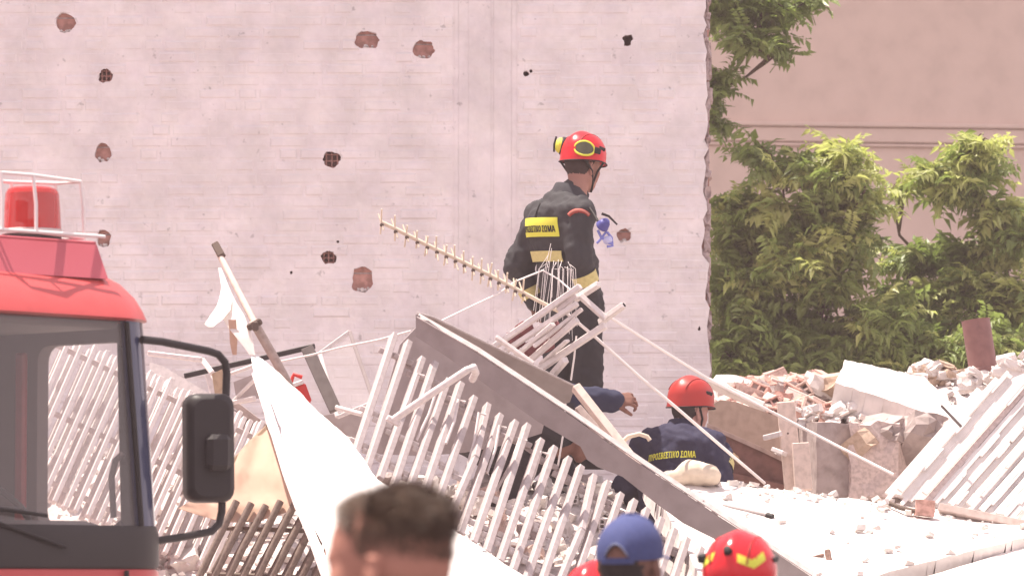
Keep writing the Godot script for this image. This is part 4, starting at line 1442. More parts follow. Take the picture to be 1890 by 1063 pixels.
func rounded(w: float, h: float, r: float, c := Vector2.ZERO) -> PackedVector2Array:
	var p := PackedVector2Array()
	for q in [[1, 1, 0.0], [-1, 1, PI * 0.5], [-1, -1, PI], [1, -1, PI * 1.5]]:
		for k in 5:
			var a: float = q[2] + PI * 0.5 * k / 4.0
			p.append(c + Vector2(q[0] * (w * 0.5 - r) + cos(a) * r, q[1] * (h * 0.5 - r) + sin(a) * r))
	return p
func build_truck():
	var o := thing("fire_truck", "red fire engine cab with caged red beacon and black mirror at the left edge", "fire truck", Vector3(CAB_X, 0, -CAB_D + 0.07), deg_to_rad(45))
	var n := cab_plan(0.0).size()
	# roof: a rounded cap
	var mb := MB.new()
	mb.sheet([ring_at(0.0, 2.665, 0.1), ring_at(0.006, 2.70, 0.115), ring_at(0.03, 2.755, 0.135), ring_at(0.085, 2.81, 0.15), ring_at(0.16, 2.845, 0.16), ring_at(0.26, 2.865, 0.17), ring_at(0.27, 2.868, 0.17)], 0.02)
	put("roof", mb.mesh(), M.truck_red, o)
	var rt := MB.new()
	var top := PackedVector2Array()
	for q in ring_at(0.255, 0.0, 0.17):
		top.append(Vector2(q.x, -q.z))
	rt.plate(top, 0.03, Transform3D(Basis(Vector3(1, 0, 0), -PI * 0.5), Vector3(0, 2.866, 0)))
	put("roof_panel", rt.mesh(), M.truck_red, o)
	# black frieze under the glass, then the red nose panel
	var fr := MB.new()
	fr.sheet([ring_at(0.0, 1.83, 0.0, 1, n - 3), ring_at(-0.012, 1.80, -0.0, 1, n - 3), ring_at(-0.015, 1.67, 0.0, 1, n - 3), ring_at(0.0, 1.655, 0.0, 1, n - 3)], 0.02)
	put("cowl_panel", fr.mesh(), M.black_plastic, o)
	var ns := MB.new()
	ns.sheet([ring_at(0.004, 1.657, 0.0), ring_at(-0.012, 1.645, 0.0), ring_at(-0.02, 1.4, 0.0), ring_at(-0.02, 0.75, 0.0), ring_at(0.0, 0.7, 0.0)], 0.02)
	put("nose_panel", ns.mesh(), M.truck_red, o)
	var sl := MB.new()
	sl.box(Transform3D(Basis.IDENTITY, Vector3(-0.33, 1.55, 0.03)), Vector3(0.012, 0.2, 0.02), 0.002)
	put("panel_gap", sl.mesh(), M.black_plastic, o)
	var bp := MB.new()
	bp.box(Transform3D(Basis.IDENTITY, Vector3(-1.15, 0.55, 0.02)), Vector3(2.3, 0.32, 0.22), 0.05)
	put("bumper", bp.mesh(), M.truck_white, o)
	for s in [-1.95, -0.35]:
		var hl := MB.new()
		hl.lathe([Vector2(0.0, 0.03), Vector2(0.08, 0.02), Vector2(0.1, 0.0)], Transform3D(Basis(Vector3(1, 0, 0), PI * 0.5), Vector3(s, 0.85, 0.03)), 18)
		put("headlight", hl.mesh(), M.lamp_glass, o)
	# windscreen pane, curving round to the corner posts
	var ws := MB.new()
	var rows := []
	for j in 7:
		var t := j / 6.0
		rows.append(ring_at(0.012, lerpf(2.665, 1.83, t), lerpf(0.1, 0.0, t), 6, n - 11))
	ws.sheet(rows, 0.006)
	put("windscreen", ws.mesh(), M.windscreen, o)
	# corner posts: blue-grey glossy skin and black rubber edge
	for e in [[n - 11, n - 6], [2, 6]]:
		var pm := MB.new()
		var r2 := []
		for j in 7:
			var t := j / 6.0
			r2.append(ring_at(0.0, lerpf(2.668, 1.825, t), lerpf(0.1, 0.0, t), e[0], e[1]))
		pm.sheet(r2, 0.03)
		put("corner_post", pm.mesh(), M.post_blue, o)
	for e in [[n - 6, n - 3], [0, 2]]:
		var pm := MB.new()
		var r2 := []
		for j in 7:
			var t := j / 6.0
			r2.append(ring_at(-0.004, lerpf(2.668, 1.7, t), lerpf(0.1, 0.0, t), e[0], e[1]))
		pm.sheet(r2, 0.05)
		put("door_edge", pm.mesh(), M.black_rubber, o)
	# rubber strip between glass and post
	var gs := MB.new()
	var gp := []
	for j in 7:
		var t := j / 6.0
		gp.append(ring_at(-0.002, lerpf(2.66, 1.83, t), lerpf(0.1, 0.0, t), n - 11, n - 11)[0])
	gs.tube(gp, 0.011, -1, 6)
	put("glass_seal", gs.mesh(), M.black_rubber, o)
	# side walls with window openings (inside face seen through the windscreen)
	for side in [0.0, -2.3]:
		var holes := [{"poly": rounded(0.56, 0.76, 0.07, Vector2(-0.60, 2.215)), "c": Vector2(-0.60, 2.215), "box": Rect2(-0.9, 1.8, 0.6, 0.8)}]
		if Geometry2D.is_polygon_clockwise(holes[0].poly):
			holes[0].poly.reverse()
		var out := []
		cut(Rect2(-1.75, 0.75, 1.41, 1.92), holes, out)
		var dm := MB.new()
		for p in out:
			dm.plate(p, 0.06, Transform3D(Basis(Vector3(0, 0, -1), Vector3(0, 1, 0), Vector3(1, 0, 0)) * Basis.from_scale(Vector3(-1, 1, 1)), Vector3(side + (0.0 if side > -1.0 else 0.06), 0, 0)))
		put("door", dm.mesh(), M.cab_trim if side > -1.0 else M.truck_red, o)
		var sk := MB.new()
		sk.box(Transform3D(Basis.IDENTITY, Vector3(side + (0.012 if side > -1.0 else -0.012), 1.2, -1.04)), Vector3(0.02, 0.9, 1.4), 0.006)
		put("door_skin", sk.mesh(), M.truck_red, o)
	var rs := MB.new()
	rs.box(Transform3D(Basis.IDENTITY, Vector3(-0.085, 2.14, -0.955)), Vector3(0.03, 0.86, 0.06), 0.01)
	put("grab_post", rs.mesh(), M.truck_red, o)
	var gh := MB.new()
	gh.tube([tk(212, 955, -0.35), tk(208, 880, -0.33), tk(215, 850, -0.33), tk(228, 838, -0.32)], 0.014, -1, 8)
	put("grab_handle", gh.mesh(), M.cab_trim_light, o)
	var bw := MB.new()
	bw.box(Transform3D(Basis.IDENTITY, Vector3(-1.15, 1.7, -1.73)), Vector3(2.24, 1.9, 0.05), 0.0)
	bw.box(Transform3D(Basis.IDENTITY, Vector3(-1.15, 0.8, -0.9)), Vector3(2.24, 0.06, 1.6), 0.0)
	put("rear_bulkhead", bw.mesh(), M.cab_trim, o)
	var ln := MB.new()
	ln.box(Transform3D(Basis.IDENTITY, Vector3(-1.15, 2.66, -1.0)), Vector3(2.1, 0.03, 1.4), 0.01)
	put("headlining", ln.mesh(), M.cab_trim_light, o)
	# dashboard, seats and steering wheel
	var db := MB.new()
	db.box(Transform3D(Basis(Vector3(1, 0, 0), 0.2), Vector3(-1.15, 1.70, -0.33)), Vector3(2.1, 0.26, 0.4), 0.06)
	put("dashboard", db.mesh(), M.black_plastic, o)
	for x in [-0.55, -1.75]:
		var st := MB.new()
		st.box(Transform3D(Basis(Vector3(1, 0, 0), 0.15), Vector3(x, 1.75, -1.45)), Vector3(0.5, 0.9, 0.16), 0.07)
		st.box(Transform3D(Basis.IDENTITY, Vector3(x, 1.3, -1.2)), Vector3(0.5, 0.16, 0.5), 0.06)
		put("seat", st.mesh(), M.black_plastic, o)
	var sw := MB.new()
	var wp := []
	var wx := Transform3D(Basis(Vector3(1, 0, 0), -0.9), Vector3(-0.62, 1.9, -0.55))
	for k in 25:
		wp.append(wx * Vector3(cos(TAU * k / 24) * 0.22, sin(TAU * k / 24) * 0.22, 0))
	sw.tube(wp, 0.015, -1, 8, false)
	for k in 3:
		sw.tube([wx * Vector3.ZERO, wx * Vector3(cos(TAU * k / 3.0) * 0.21, sin(TAU * k / 3.0) * 0.21, 0)], 0.012, -1, 6)
	put("steering_wheel", sw.mesh(), M.black_plastic, o)
	# wipers
	for w in [[tk(-30, 935, 0.07), tk(90, 952, 0.07)], [tk(-20, 958, 0.075), tk(125, 1010, 0.07)]]:
		var wm := MB.new()
		wm.tube([w[0], w[1]], 0.008, -1, 6)
		put("wiper", wm.mesh(), M.black_rubber, o)
	# box on the roof with sloped face
	var lb := MB.new()
	var yb := 2.84
	var yt := 2.985
	var xr := -0.235
	var pts := [Vector3(-2.05, yb, -0.21), Vector3(xr, yb, -0.21), Vector3(xr, yt, -0.285), Vector3(-2.05, yt, -0.285), Vector3(-2.05, yb, -0.66), Vector3(xr, yb, -0.66), Vector3(xr, yt, -0.62), Vector3(-2.05, yt, -0.62)]
	var mid := Vector3(-1.1, 2.91, -0.43)
	for q in [[0, 1, 2, 3], [4, 5, 6, 7], [3, 2, 6, 7], [0, 1, 5, 4], [1, 2, 6, 5], [0, 3, 7, 4]]:
		lb.quad(pts[q[0]], pts[q[1]], pts[q[2]], pts[q[3]], (pts[q[0]] + pts[q[2]]) * 0.5 - mid)
	var bx := put("light_box", lb.mesh(), M.box_red, o)
	var ed := MB.new()
	ed.bar(Vector3(-2.06, yt + 0.006, -0.45), Vector3(xr + 0.004, yt + 0.006, -0.455), 0.33, 0.014, Vector3(0, 1, 0), 0.004)
	put("lid", ed.mesh(), M.box_red, bx)
	# beacon
	var bc := Vector3(-0.43, yt + 0.016, -0.465)
	var bs := MB.new()
	bs.lathe([Vector2(0.0, 0.022), Vector2(0.118, 0.022), Vector2(0.122, 0.018), Vector2(0.122, 0.0)], Transform3D(Basis.IDENTITY, bc), 28)
	var be := put("beacon", bs.mesh(), M.black_plastic, o)
	var sr := MB.new()
	sr.lathe([Vector2(0.121, 0.022), Vector2(0.124, 0.024), Vector2(0.124, 0.043), Vector2(0.119, 0.046)], Transform3D(Basis.IDENTITY, bc), 28)
	put("ring", sr.mesh(), M.dull_steel, be)
	var dm2 := MB.new()
	dm2.lathe([Vector2(0.12, 0.045), Vector2(0.116, 0.12), Vector2(0.11, 0.192), Vector2(0.1, 0.21), Vector2(0.08, 0.219), Vector2(0.0, 0.223)], Transform3D(Basis.IDENTITY, bc), 32)
	put("dome", dm2.mesh(), M.beacon_red, be)
	var rf := MB.new()
	rf.lathe([Vector2(0.0, 0.03), Vector2(0.035, 0.04), Vector2(0.035, 0.085), Vector2(0.0, 0.09)], Transform3D(Basis.IDENTITY, bc), 14)
	rf.box(Transform3D(Basis(Vector3(0, 1, 0), 0.5), bc + Vector3(-0.03, 0.12, -0.03)), Vector3(0.11, 0.09, 0.012), 0.004)
	put("reflector", rf.mesh(), M.reflector_red, be)
	# wire cage
	var y0 := yt + 0.03
	var y1 := yt + 0.262
	var feet := [Vector3(-0.766, y0, -0.24), Vector3(-0.59, y0, -0.24), Vector3(-0.248, y0, -0.35), Vector3(-0.272, y0, -0.505), Vector3(-0.45, y0, -0.6), Vector3(-0.65, y0, -0.6), Vector3(-0.8, y0, -0.42)]
	var wires := []
	var ringt := []
	var ringb := []
	for f in feet:
		var tp: Vector3 = Vector3(lerpf(f.x, -0.5, 0.05), y1, lerpf(f.z, -0.42, 0.15))
		wires.append([f, (f + tp) * 0.5 + Vector3(0.004, 0, 0.004), tp])
		ringt.append(tp)
		ringb.append(f)
	ringt.append(ringt[0])
	ringb.append(ringb[0])
	wires.append(ringt)
	wires.append(ringb)
	wires.append([Vector3(-1.0, y0, -0.24), Vector3(-0.23, y0, -0.24)])
	var cg := Node3D.new()
	cg.name = "beacon_cage"
	o.add_child(cg)
	for w in wires:
		var wm := MB.new()
		wm.tube(w, 0.0075, -1, 7)
		put("wire", wm.mesh(), M.white_wire, cg)
	# mirror
	var ar := MB.new()
	ar.tube([tk(262, 628, -0.12), tk(300, 632, -0.12), tk(385, 649, -0.12), tk(403, 655, -0.12), tk(416, 670, -0.12), tk(419, 690, -0.12), tk(416, 800, -0.12), tk(411, 945, -0.12), tk(406, 967, -0.12), tk(392, 981, -0.12), tk(340, 991, -0.12), tk(285, 999, -0.12)], 0.0165, -1, 10)
	var mr := put("mirror_arm", ar.mesh(), M.black_plastic, o)
	var mh := MB.new()
	var mc := tk(387, 828, -0.13)
	var out2 := rounded(0.205, 0.452, 0.05)
	var in2 := rounded(0.150, 0.40, 0.045)
	var mx := Transform3D(Basis(Vector3(0, 1, 0), deg_to_rad(-28)) * Basis(Vector3(0, 0, 1), 0.012), mc)
	var r3 := [[], [], [], []]
	for k in out2.size() + 1:
		var a: Vector2 = out2[k % out2.size()]
		var b: Vector2 = in2[k % in2.size()]
		r3[0].append(mx * Vector3(b.x, b.y, 0.062))
		r3[1].append(mx * Vector3(a.x * 0.93, a.y * 0.965, 0.05))
		r3[2].append(mx * Vector3(a.x, a.y, 0.012))
		r3[3].append(mx * Vector3(a.x, a.y, -0.045))
	mh.sheet(r3)
	mh.plate(in2, 0.004, mx * Transform3D(Basis.IDENTITY, Vector3(0, 0, 0.062)))
	mh.plate(out2, 0.004, mx * Transform3D(Basis.IDENTITY, Vector3(0, 0, -0.043)))
	put("mirror", mh.mesh(), M.black_plastic, o)
	var mk := MB.new()
	mk.box(Transform3D(Basis(Vector3(0, 1, 0), deg_to_rad(-28)), tk(404, 836, -0.05)), Vector3(0.105, 0.15, 0.09), 0.022)
	put("mirror_bracket", mk.mesh(), M.black_plastic, o)
	var mf := MB.new()
	mf.lathe([Vector2(0.0, 0.03), Vector2(0.03, 0.028), Vector2(0.04, 0.0), Vector2(0.04, -0.06)], Transform3D(Basis(Vector3(0, 0, 1), -PI * 0.5), tk(276, 999, -0.12)), 12)
	put("arm_mount", mf.mesh(), M.black_plastic, o)
	# body behind the cab and wheels (outside the picture)
	var bd := MB.new()
	bd.box(Transform3D(Basis.IDENTITY, Vector3(-1.15, 1.75, -4.2)), Vector3(2.4, 2.1, 4.4), 0.05)
	put("equipment_body", bd.mesh(), M.truck_red, o)
	for w in [[-0.14, -0.75], [-2.16, -0.75], [-0.14, -4.6], [-2.16, -4.6]]:
		var wm := MB.new()
		var wxf := Transform3D(Basis(Vector3(0, 0, 1), PI * 0.5), Vector3(w[0], 0.48, w[1]))
		wm.lathe([Vector2(0.26, 0.13), Vector2(0.42, 0.14), Vector2(0.48, 0.1), Vector2(0.48, -0.1), Vector2(0.42, -0.14), Vector2(0.26, -0.13)], wxf, 26)
		var wh := put("wheel", wm.mesh(), M.black_rubber, o)
		var rm := MB.new()
		rm.lathe([Vector2(0.0, 0.08), Vector2(0.1, 0.08), Vector2(0.2, 0.1), Vector2(0.27, 0.12), Vector2(0.27, -0.12), Vector2(0.0, -0.1)], wxf, 22)
		put("rim", rm.mesh(), M.dull_steel, wh)

# ---------------------------------------------------------------- wreckage
func px(d: float) -> float:
	return d / LENS
# outline given as photo points on a plane through three depths: top-left d, and change of depth per pixel in u and v
func plate_at(pts: Array, d: float, thick: float, slope_u := 0.0, slope_v := 0.0) -> ArrayMesh:
	var w := []
	var u0: float = pts[0][0]
	var v0: float = pts[0][1]
	for p in pts:
		w.append(at(p[0], p[1], d + (p[0] - u0) * slope_u + (p[1] - v0) * slope_v))
	var n := Vector3.ZERO
	for i in w.size():
		n += (w[i] as Vector3).cross(w[(i + 1) % w.size()])
	n = n.normalized()
	if n.z < 0.0:
		n = -n
	var xx := Vector3.UP.cross(n).normalized()
	var fr := Transform3D(Basis(xx, n.cross(xx).normalized(), n), w[0])
	var inv := fr.affine_inverse()
	var poly := PackedVector2Array()
	for q in w:
		var l: Vector3 = inv * (q as Vector3)
		poly.append(Vector2(l.x, l.y))
	var mb := MB.new()
	mb.plate(poly, thick, fr)
	return mb.mesh()
# broken slab: four top corners, ragged rim, uneven top
func broken_slab(a: Vector3, b: Vector3, c: Vector3, d: Vector3, thick: float, nu: int, nv: int, jag: float, rough: float) -> ArrayMesh:
	var rows := []
	for j in nv + 1:
		var line := []
		for i in nu + 1:
			var s := float(i) / nu
			var t := float(j) / nv
			if i > 0 and i < nu:
				s += rng.randf_range(-0.25, 0.25) / nu
			if j > 0 and j < nv:
				t += rng.randf_range(-0.25, 0.25) / nv
			var p := a.lerp(b, s).lerp(d.lerp(c, s), t)
			if i == 0 or j == 0 or i == nu or j == nv:
				var inw := ((a + b + c + d) * 0.25 - p).normalized()
				p += inw * rng.randf_range(-jag * 0.3, jag)
			p += Vector3(0, rng.randf_range(-rough, rough), 0)
			line.append(p)
		rows.append(line)
	var mb := MB.new()
	var nn := (b - a).cross(d - a).normalized()
	if nn.y < 0.0:
		nn = -nn
	# flat shaded top, bottom and broken rim
	var low := []
	for j in nv + 1:
		var line := []
		for i in nu + 1:
			line.append((rows[j][i] as Vector3) - nn * (thick + rng.randf_range(-rough, rough) * 2.0))
		low.append(line)
	for j in nv:
		for i in nu:
			mb.quad(rows[j][i], rows[j][i + 1], rows[j + 1][i + 1], rows[j + 1][i], nn)
			mb.quad(low[j][i], low[j][i + 1], low[j + 1][i + 1], low[j + 1][i], -nn)
	var ctr := (a + b + c + d) * 0.25
	var rim := func(p0: Vector3, p1: Vector3, q0: Vector3, q1: Vector3):
		var m0 := p0.lerp(q0, 0.5) + (p0 - ctr).normalized() * rng.randf_range(-jag, jag) * 0.5
		var m1 := p1.lerp(q1, 0.5) + (p1 - ctr).normalized() * rng.randf_range(-jag, jag) * 0.5
		mb.quad(p0, p1, m1, m0, p0 - ctr)
		mb.quad(m0, m1, q1, q0, p0 - ctr)
	for i in nu:
		rim.call(rows[0][i], rows[0][i + 1], low[0][i], low[0][i + 1])
		rim.call(rows[nv][i], rows[nv][i + 1], low[nv][i], low[nv][i + 1])
	for j in nv:
		rim.call(rows[j][0], rows[j + 1][0], low[j][0], low[j + 1][0])
		rim.call(rows[j][nu], rows[j + 1][nu], low[j][nu], low[j + 1][nu])
	return mb.mesh()
func stick(called: String, label: String, category: String, pts: Array, r: float, m: Material, group := "", sides := 8) -> MeshInstance3D:
	var mb := MB.new()
	var w := []
	var o: Vector3 = at(pts[0][0], pts[0][1], pts[0][2])
	for p in pts:
		w.append(at(p[0], p[1], p[2]) - o)
	mb.tube(w, r, -1, sides)
	var s := put(called, mb.mesh(), m, null, Transform3D(Basis.IDENTITY, o))
	tag(s, label, category, group)
	return s
func beam(called: String, label: String, category: String, a: Array, b: Array, w: float, t: float, m: Material, hint := Vector3(0, 0, 1), group := "") -> MeshInstance3D:
	var mb := MB.new()
	var o := at(a[0], a[1], a[2])
	mb.bar(Vector3.ZERO, at(b[0], b[1], b[2]) - o, w, t, hint, 0.004)
	var s := put(called, mb.mesh(), m, null, Transform3D(Basis.IDENTITY, o))
	tag(s, label, category, group)
	return s

func build_railings():
	rng.seed = 301
	# the long balcony railing across the middle
	var o := thing("balcony_railing", "long buckled white balcony railing coloured grey for shade, with slanting bars under the steel channel", "railing", at(900, 950, 22.9))
	var inv := -o.position
	var n := 27
	var first: Array = []
	for i in n:
		var tu := 727.0 + i * 24.6 + rng.randf_range(-2, 2)
		var tv := 618.0 + i * 17.0 + rng.randf_range(-3, 3)
		if i > 10:
			tv += 6.0 + (i - 10) * -0.35
		if i > 1 and i < 10:
			tv += [10, 4, 14, 8, 16, 12, 16, 8][i - 2]
		var bu := 650.0 + i * 24.6
		var bv := 852.0 + i * 17.0
		var top := at(tu, tv, 23.25 - i * 0.02)
		var bot := at(bu, bv, 22.55 - i * 0.02)
		var mb := MB.new()
		var p := top + inv
		var q := bot + inv
		if i in [7, 15]:
			# bent bars
			var k := p.lerp(q, 0.45) + Vector3(0.03, 0, 0.03)
			mb.bar(p, k, 0.03, 0.045, Vector3(0.35, 0, 1), 0.003)
			mb.bar(k, q, 0.03, 0.045, Vector3(0.35, 0, 1), 0.003)
		else:
			mb.bar(p, q, 0.033, 0.048, Vector3(0.35, 0, 1), 0.004)
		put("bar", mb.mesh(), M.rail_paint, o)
		# short spacer stubs left of the bar at the two rails
		for s in [[0.14, 0.03, M.rail_paint], [0.62, 0.028, M.rail_white], [0.86, 0.028, M.rail_white]]:  # upper stubs coloured as if shaded, lower two as if sunlit
			if rng.randf() < 0.12:
				continue
			var c: Vector3 = p.lerp(q, s[0] + rng.randf_range(-0.015, 0.015)) + Vector3(0, 0, -0.045)
			var st := MB.new()
			st.bar(c + Vector3(-0.048, 0.02, 0), c + Vector3(0.05, -0.022, 0), s[1], 0.03, Vector3(0, 0, 1), 0.004)
			put("spacer", st.mesh(), s[2], o)
	for r in [[0.14, 0.022], [0.86, 0.022]]:
		for seg in [[0, 9], [9, 18], [18, 26]]:
			var a := at(727 + seg[0] * 24.6, 618 + seg[0] * 17.0, 23.25 - seg[0] * 0.02).lerp(at(650 + seg[0] * 24.6, 852 + seg[0] * 17.0, 22.55 - seg[0] * 0.02), r[0]) + Vector3(0, 0, -0.075)
			var b := at(727 + seg[1] * 24.6, 618 + seg[1] * 17.0, 23.25 - seg[1] * 0.02).lerp(at(650 + seg[1] * 24.6, 852 + seg[1] * 17.0, 22.55 - seg[1] * 0.02), r[0]) + Vector3(0, 0, -0.075)
			var mb := MB.new()
			mb.bar(a + inv, b + inv, r[1], 0.02, Vector3(0, 0, 1), 0.003)
			put("rail", mb.mesh(), M.rail_paint, o)
	# thin bent rods hanging among the bars
	for k in 7:
		var u := 770.0 + k * 38.0
		var a := at(u, 690 + k * 24, 22.95) + inv
		var b := at(u - rng.randf_range(20, 50), 690 + k * 24 + rng.randf_range(60, 110), 22.8) + inv
		var mb := MB.new()
		mb.tube([a + Vector3(0.035, -0.012, 0), a, a.lerp(b, 0.5) + Vector3(0.01, 0, 0), b], 0.008, -1, 6)
		put("rod", mb.mesh(), M.rail_white, o)
	# grey sheet behind its upper half
	var pn := put("sheet_panel", plate_at([[738, 636], [772, 600], [1008, 768], [1000, 800], [930, 822], [860, 835], [780, 842], [690, 838], [700, 770]], 23.65, 0.02, 0.0004, 0.0), M.sheet_grey)
	tag(pn, "plain grey sheet panel hidden behind the upper bars of the long railing", "panel")
	# white hand bar lying across the bars
	var hb := thing("hand_bar", "white tubular hand bar lying slantwise across the long shade-coloured railing", "bar", at(724, 776, 22.45))
	var t := MB.new()
	var o0 := at(724, 776, 22.45)
	t.tube([Vector3.ZERO, at(800, 724, 22.42) - o0, at(862, 683, 22.4) - o0, at(874, 678, 22.42) - o0, at(878, 688, 22.5) - o0, at(872, 700, 22.6) - o0], 0.019, -1, 10)
	put("tube", t.mesh(), M.rail_white, hb)
	var fo := MB.new()
	fo.bar(Vector3(-0.03, 0.015, 0), Vector3(0.04, -0.02, 0), 0.035, 0.03, Vector3(0, 0, 1), 0.008)
	put("foot", fo.mesh(), M.rail_white, hb)

	# twisted section that stands up behind the channel
	var r := thing("railing_section", "twisted white railing section pointing up to the right in front of the standing firefighter", "railing", at(990, 640, 23.9))
	inv = -r.position
	for s in [[912, 640, 1072, 528, 0.03], [930, 650, 1066, 560, 0.026], [948, 660, 1022, 598, 0.022], [975, 668, 1066, 590, 0.03], [992, 684, 1118, 600, 0.034], [1108, 595, 1152, 563, 0.03], [1018, 694, 1044, 664, 0.034], [1062, 552, 1106, 524, 0.03], [998, 672, 1048, 628, 0.016]]:
		var mb := MB.new()
		mb.bar(at(s[0], s[1], 23.95) + inv, at(s[2], s[3], 23.8) + inv, s[4], 0.035, Vector3(0.2, 0.4, 1), 0.004)
		put("bar", mb.mesh(), M.rail_white, r)
	for s in [[1070, 545, 1118, 588, 0.03], [1030, 573, 1064, 545, 0.028], [985, 640, 1075, 570, 0.02], [915, 622, 985, 672, 0.02]]:
		var mb := MB.new()
		mb.bar(at(s[0], s[1], 23.86) + inv, at(s[2], s[3], 23.83) + inv, s[4], 0.03, Vector3(0.2, 0.4, 1), 0.004)
		put("cross_rail", mb.mesh(), M.rail_white, r)
	var ec := MB.new()
	ec.box(Transform3D(Basis(Vector3(0, 0, 1), 0.6), at(1152, 563, 23.81) + inv), Vector3(0.012, 0.022, 0.025), 0.002)
	put("open_end", ec.mesh(), M.black_rubber, r)

	# the railing behind the truck
	var l := thing("balcony_railing", "sunlit white double row railing behind the fire engine", "railing", at(260, 850, 23.6))
	inv = -l.position
	for layer in 2:
		for i in 21:
			var tu := 92.0 + i * 20.5 + layer * 11.0 + rng.randf_range(-2, 2)
			var tv := 600.0 + i * 9.6 + rng.randf_range(-6, 6) + layer * 12.0
			var bu := tu - 118.0
			var bv := tv + 268.0
			var mb := MB.new()
			mb.bar(at(tu, tv, 23.7 + layer * 0.18) + inv, at(bu, bv, 23.2 + layer * 0.18) + inv, 0.024, 0.042, Vector3(0.4, 0.2, 1), 0.003)
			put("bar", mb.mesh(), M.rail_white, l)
	for s in [[0.1, 0], [0.5, 0], [0.9, 0]]:
		var a := at(92, 600, 23.79).lerp(at(-26, 868, 23.29), s[0]) + inv
		var b := at(502, 792, 23.79).lerp(at(384, 1060, 23.29), s[0]) + inv
		var mb := MB.new()
		mb.bar(a, b, 0.03, 0.025, Vector3(0, 0, 1), 0.003)
		put("rail", mb.mesh(), M.rail_white, l)
	# railing low on the left, its shade put in as brown
	var d := thing("balcony_railing", "brown railing of round bars, darkened for shade, at bottom left under the peach tarpaulin", "railing", at(480, 1010, 22.3))
	inv = -d.position
	for i in 9:
		var tu := 432.0 + i * 27.0
		var mb := MB.new()
		mb.tube([at(tu + 4, 925 + (i % 3) * 4, 22.4) + inv, at(tu - 38, 1010, 22.32) + inv, at(tu - 88, 1110, 22.25) + inv], 0.0185, -1, 9)
		put("bar", mb.mesh(), M.rail_brown, d)
		mb = MB.new()
		mb.tube([at(tu + 16, 950, 22.6) + inv, at(tu - 70, 1110, 22.5) + inv], 0.012, -1, 7)
		put("bar", mb.mesh(), M.rail_brown, d)
	for v in [975, 1060]:
		var mb := MB.new()
		mb.tube([at(415 - (v - 975) * 0.4, v, 22.5) + inv, at(650 - (v - 975) * 0.4, v + 8, 22.5) + inv], 0.012, -1, 7)
		put("rail", mb.mesh(), M.rail_brown, d)

func build_channel():
	# folded steel channel that runs down to the lower right
	var o := thing("steel_channel", "long folded grey steel channel running down to the lower right", "steel beam", at(1100, 820, 22.7))
	var inv := -o.position
	var front := [[768, 588], [790, 592], [835, 624], [880, 652], [960, 704], [1058, 770], [1116, 812], [1178, 854], [1250, 901], [1330, 955], [1410, 1006], [1500, 1066], [1520, 1100], [1420, 1070], [1375, 1040], [1318, 994], [1262, 966], [1213, 930], [1150, 880], [1104, 862], [1084, 848], [1072, 824], [993, 778], [900, 712], [820, 655], [768, 622]]
	put("web", plate_at(front, 23.0, 0.008, -0.0009, 0.0), M.steel, o, Transform3D(Basis.IDENTITY, inv))
	# upper flange: narrow strip turned back from the top edge
	var rows := [[], []]
	for p in [[768, 587], [880, 651], [1058, 769], [1178, 853], [1330, 954], [1500, 1065]]:
		var q := at(p[0], p[1], 23.0 + (p[0] - 768) * -0.0009) + inv
		rows[0].append(q + Vector3(0, 0.001, 0.006))
		rows[1].append(q + Vector3(0.012, 0.022, -0.05))
	var fl := MB.new()
	fl.sheet(rows, 0.006)
	put("flange", fl.mesh(), M.steel_edge, o)
	put("back_web", plate_at([[770, 578], [800, 586], [1062, 713], [1052, 742], [1024, 752], [960, 712], [880, 664], [790, 612], [770, 612]], 23.2, 0.006, 0.0, 0.005), M.steel, o, Transform3D(Basis.IDENTITY, inv))
	var bl := MB.new()
	var br := []
	for p in [[770, 578], [800, 586], [1062, 713]]:
		br.append(at(p[0], p[1], 23.2 + (p[1] - 578) * 0.005) + inv)
	bl.tube(br, 0.006, -1, 6)
	put("back_flange", bl.mesh(), M.steel_edge, o)
	put("end_plate", plate_at([[767, 580], [775, 583], [775, 620], [767, 622]], 23.0, 0.02), M.steel, o, Transform3D(Basis.IDENTITY, inv))
	# crumbs of plaster caught on the channel
	rng.seed = 44
	for k in 22:
		var u: float = [985, 1000, 1012, 1024, 905, 910, 1260, 1290, 1320, 1120, 1135][k % 11] + rng.randf_range(-8, 8)
		var tv := 588.0 + (u - 775.0) * 0.668 - 2
		var cm := MB.new()
		var sz := rng.randf_range(0.012, 0.035)
		cm.lump(Transform3D(Basis.from_euler(Vector3(rng.randf() * 3, rng.randf() * 3, 0)), Vector3.ZERO), Vector3(sz, sz * 0.7, sz), 0.18, rng)
		var ch := put("plaster_crumb", cm.mesh(), M.plaster, null, Transform3D(Basis.IDENTITY, at(u, tv - 3, 23.02 - (u - 768) * 0.0009)))
		tag(ch, "small white plaster crumb caught on the edge of the steel channel", "rubble", "plaster crumbs on the channel")
	beam("timber_batten", "pale timber batten slanting down behind the steel channel", "timber", [1062, 714, 23.5], [1178, 862, 23.3], 0.045, 0.05, M.timber_pale, Vector3(0.3, 0.2, 1))
	beam("timber_batten", "dusty second batten beside the pale slanting one", "timber", [1066, 752, 23.62], [1150, 850, 23.5], 0.04, 0.03, M.timber_dust, Vector3(0.3, 0.2, 1))
	stick("cable_end", "cream curled cable end above the channel beside the kneeling firefighter", "cable", [[1142, 822, 23.4], [1160, 806, 23.4], [1180, 801, 23.4], [1195, 806, 23.4], [1200, 813, 23.4]], 0.012, M.cream_plastic)

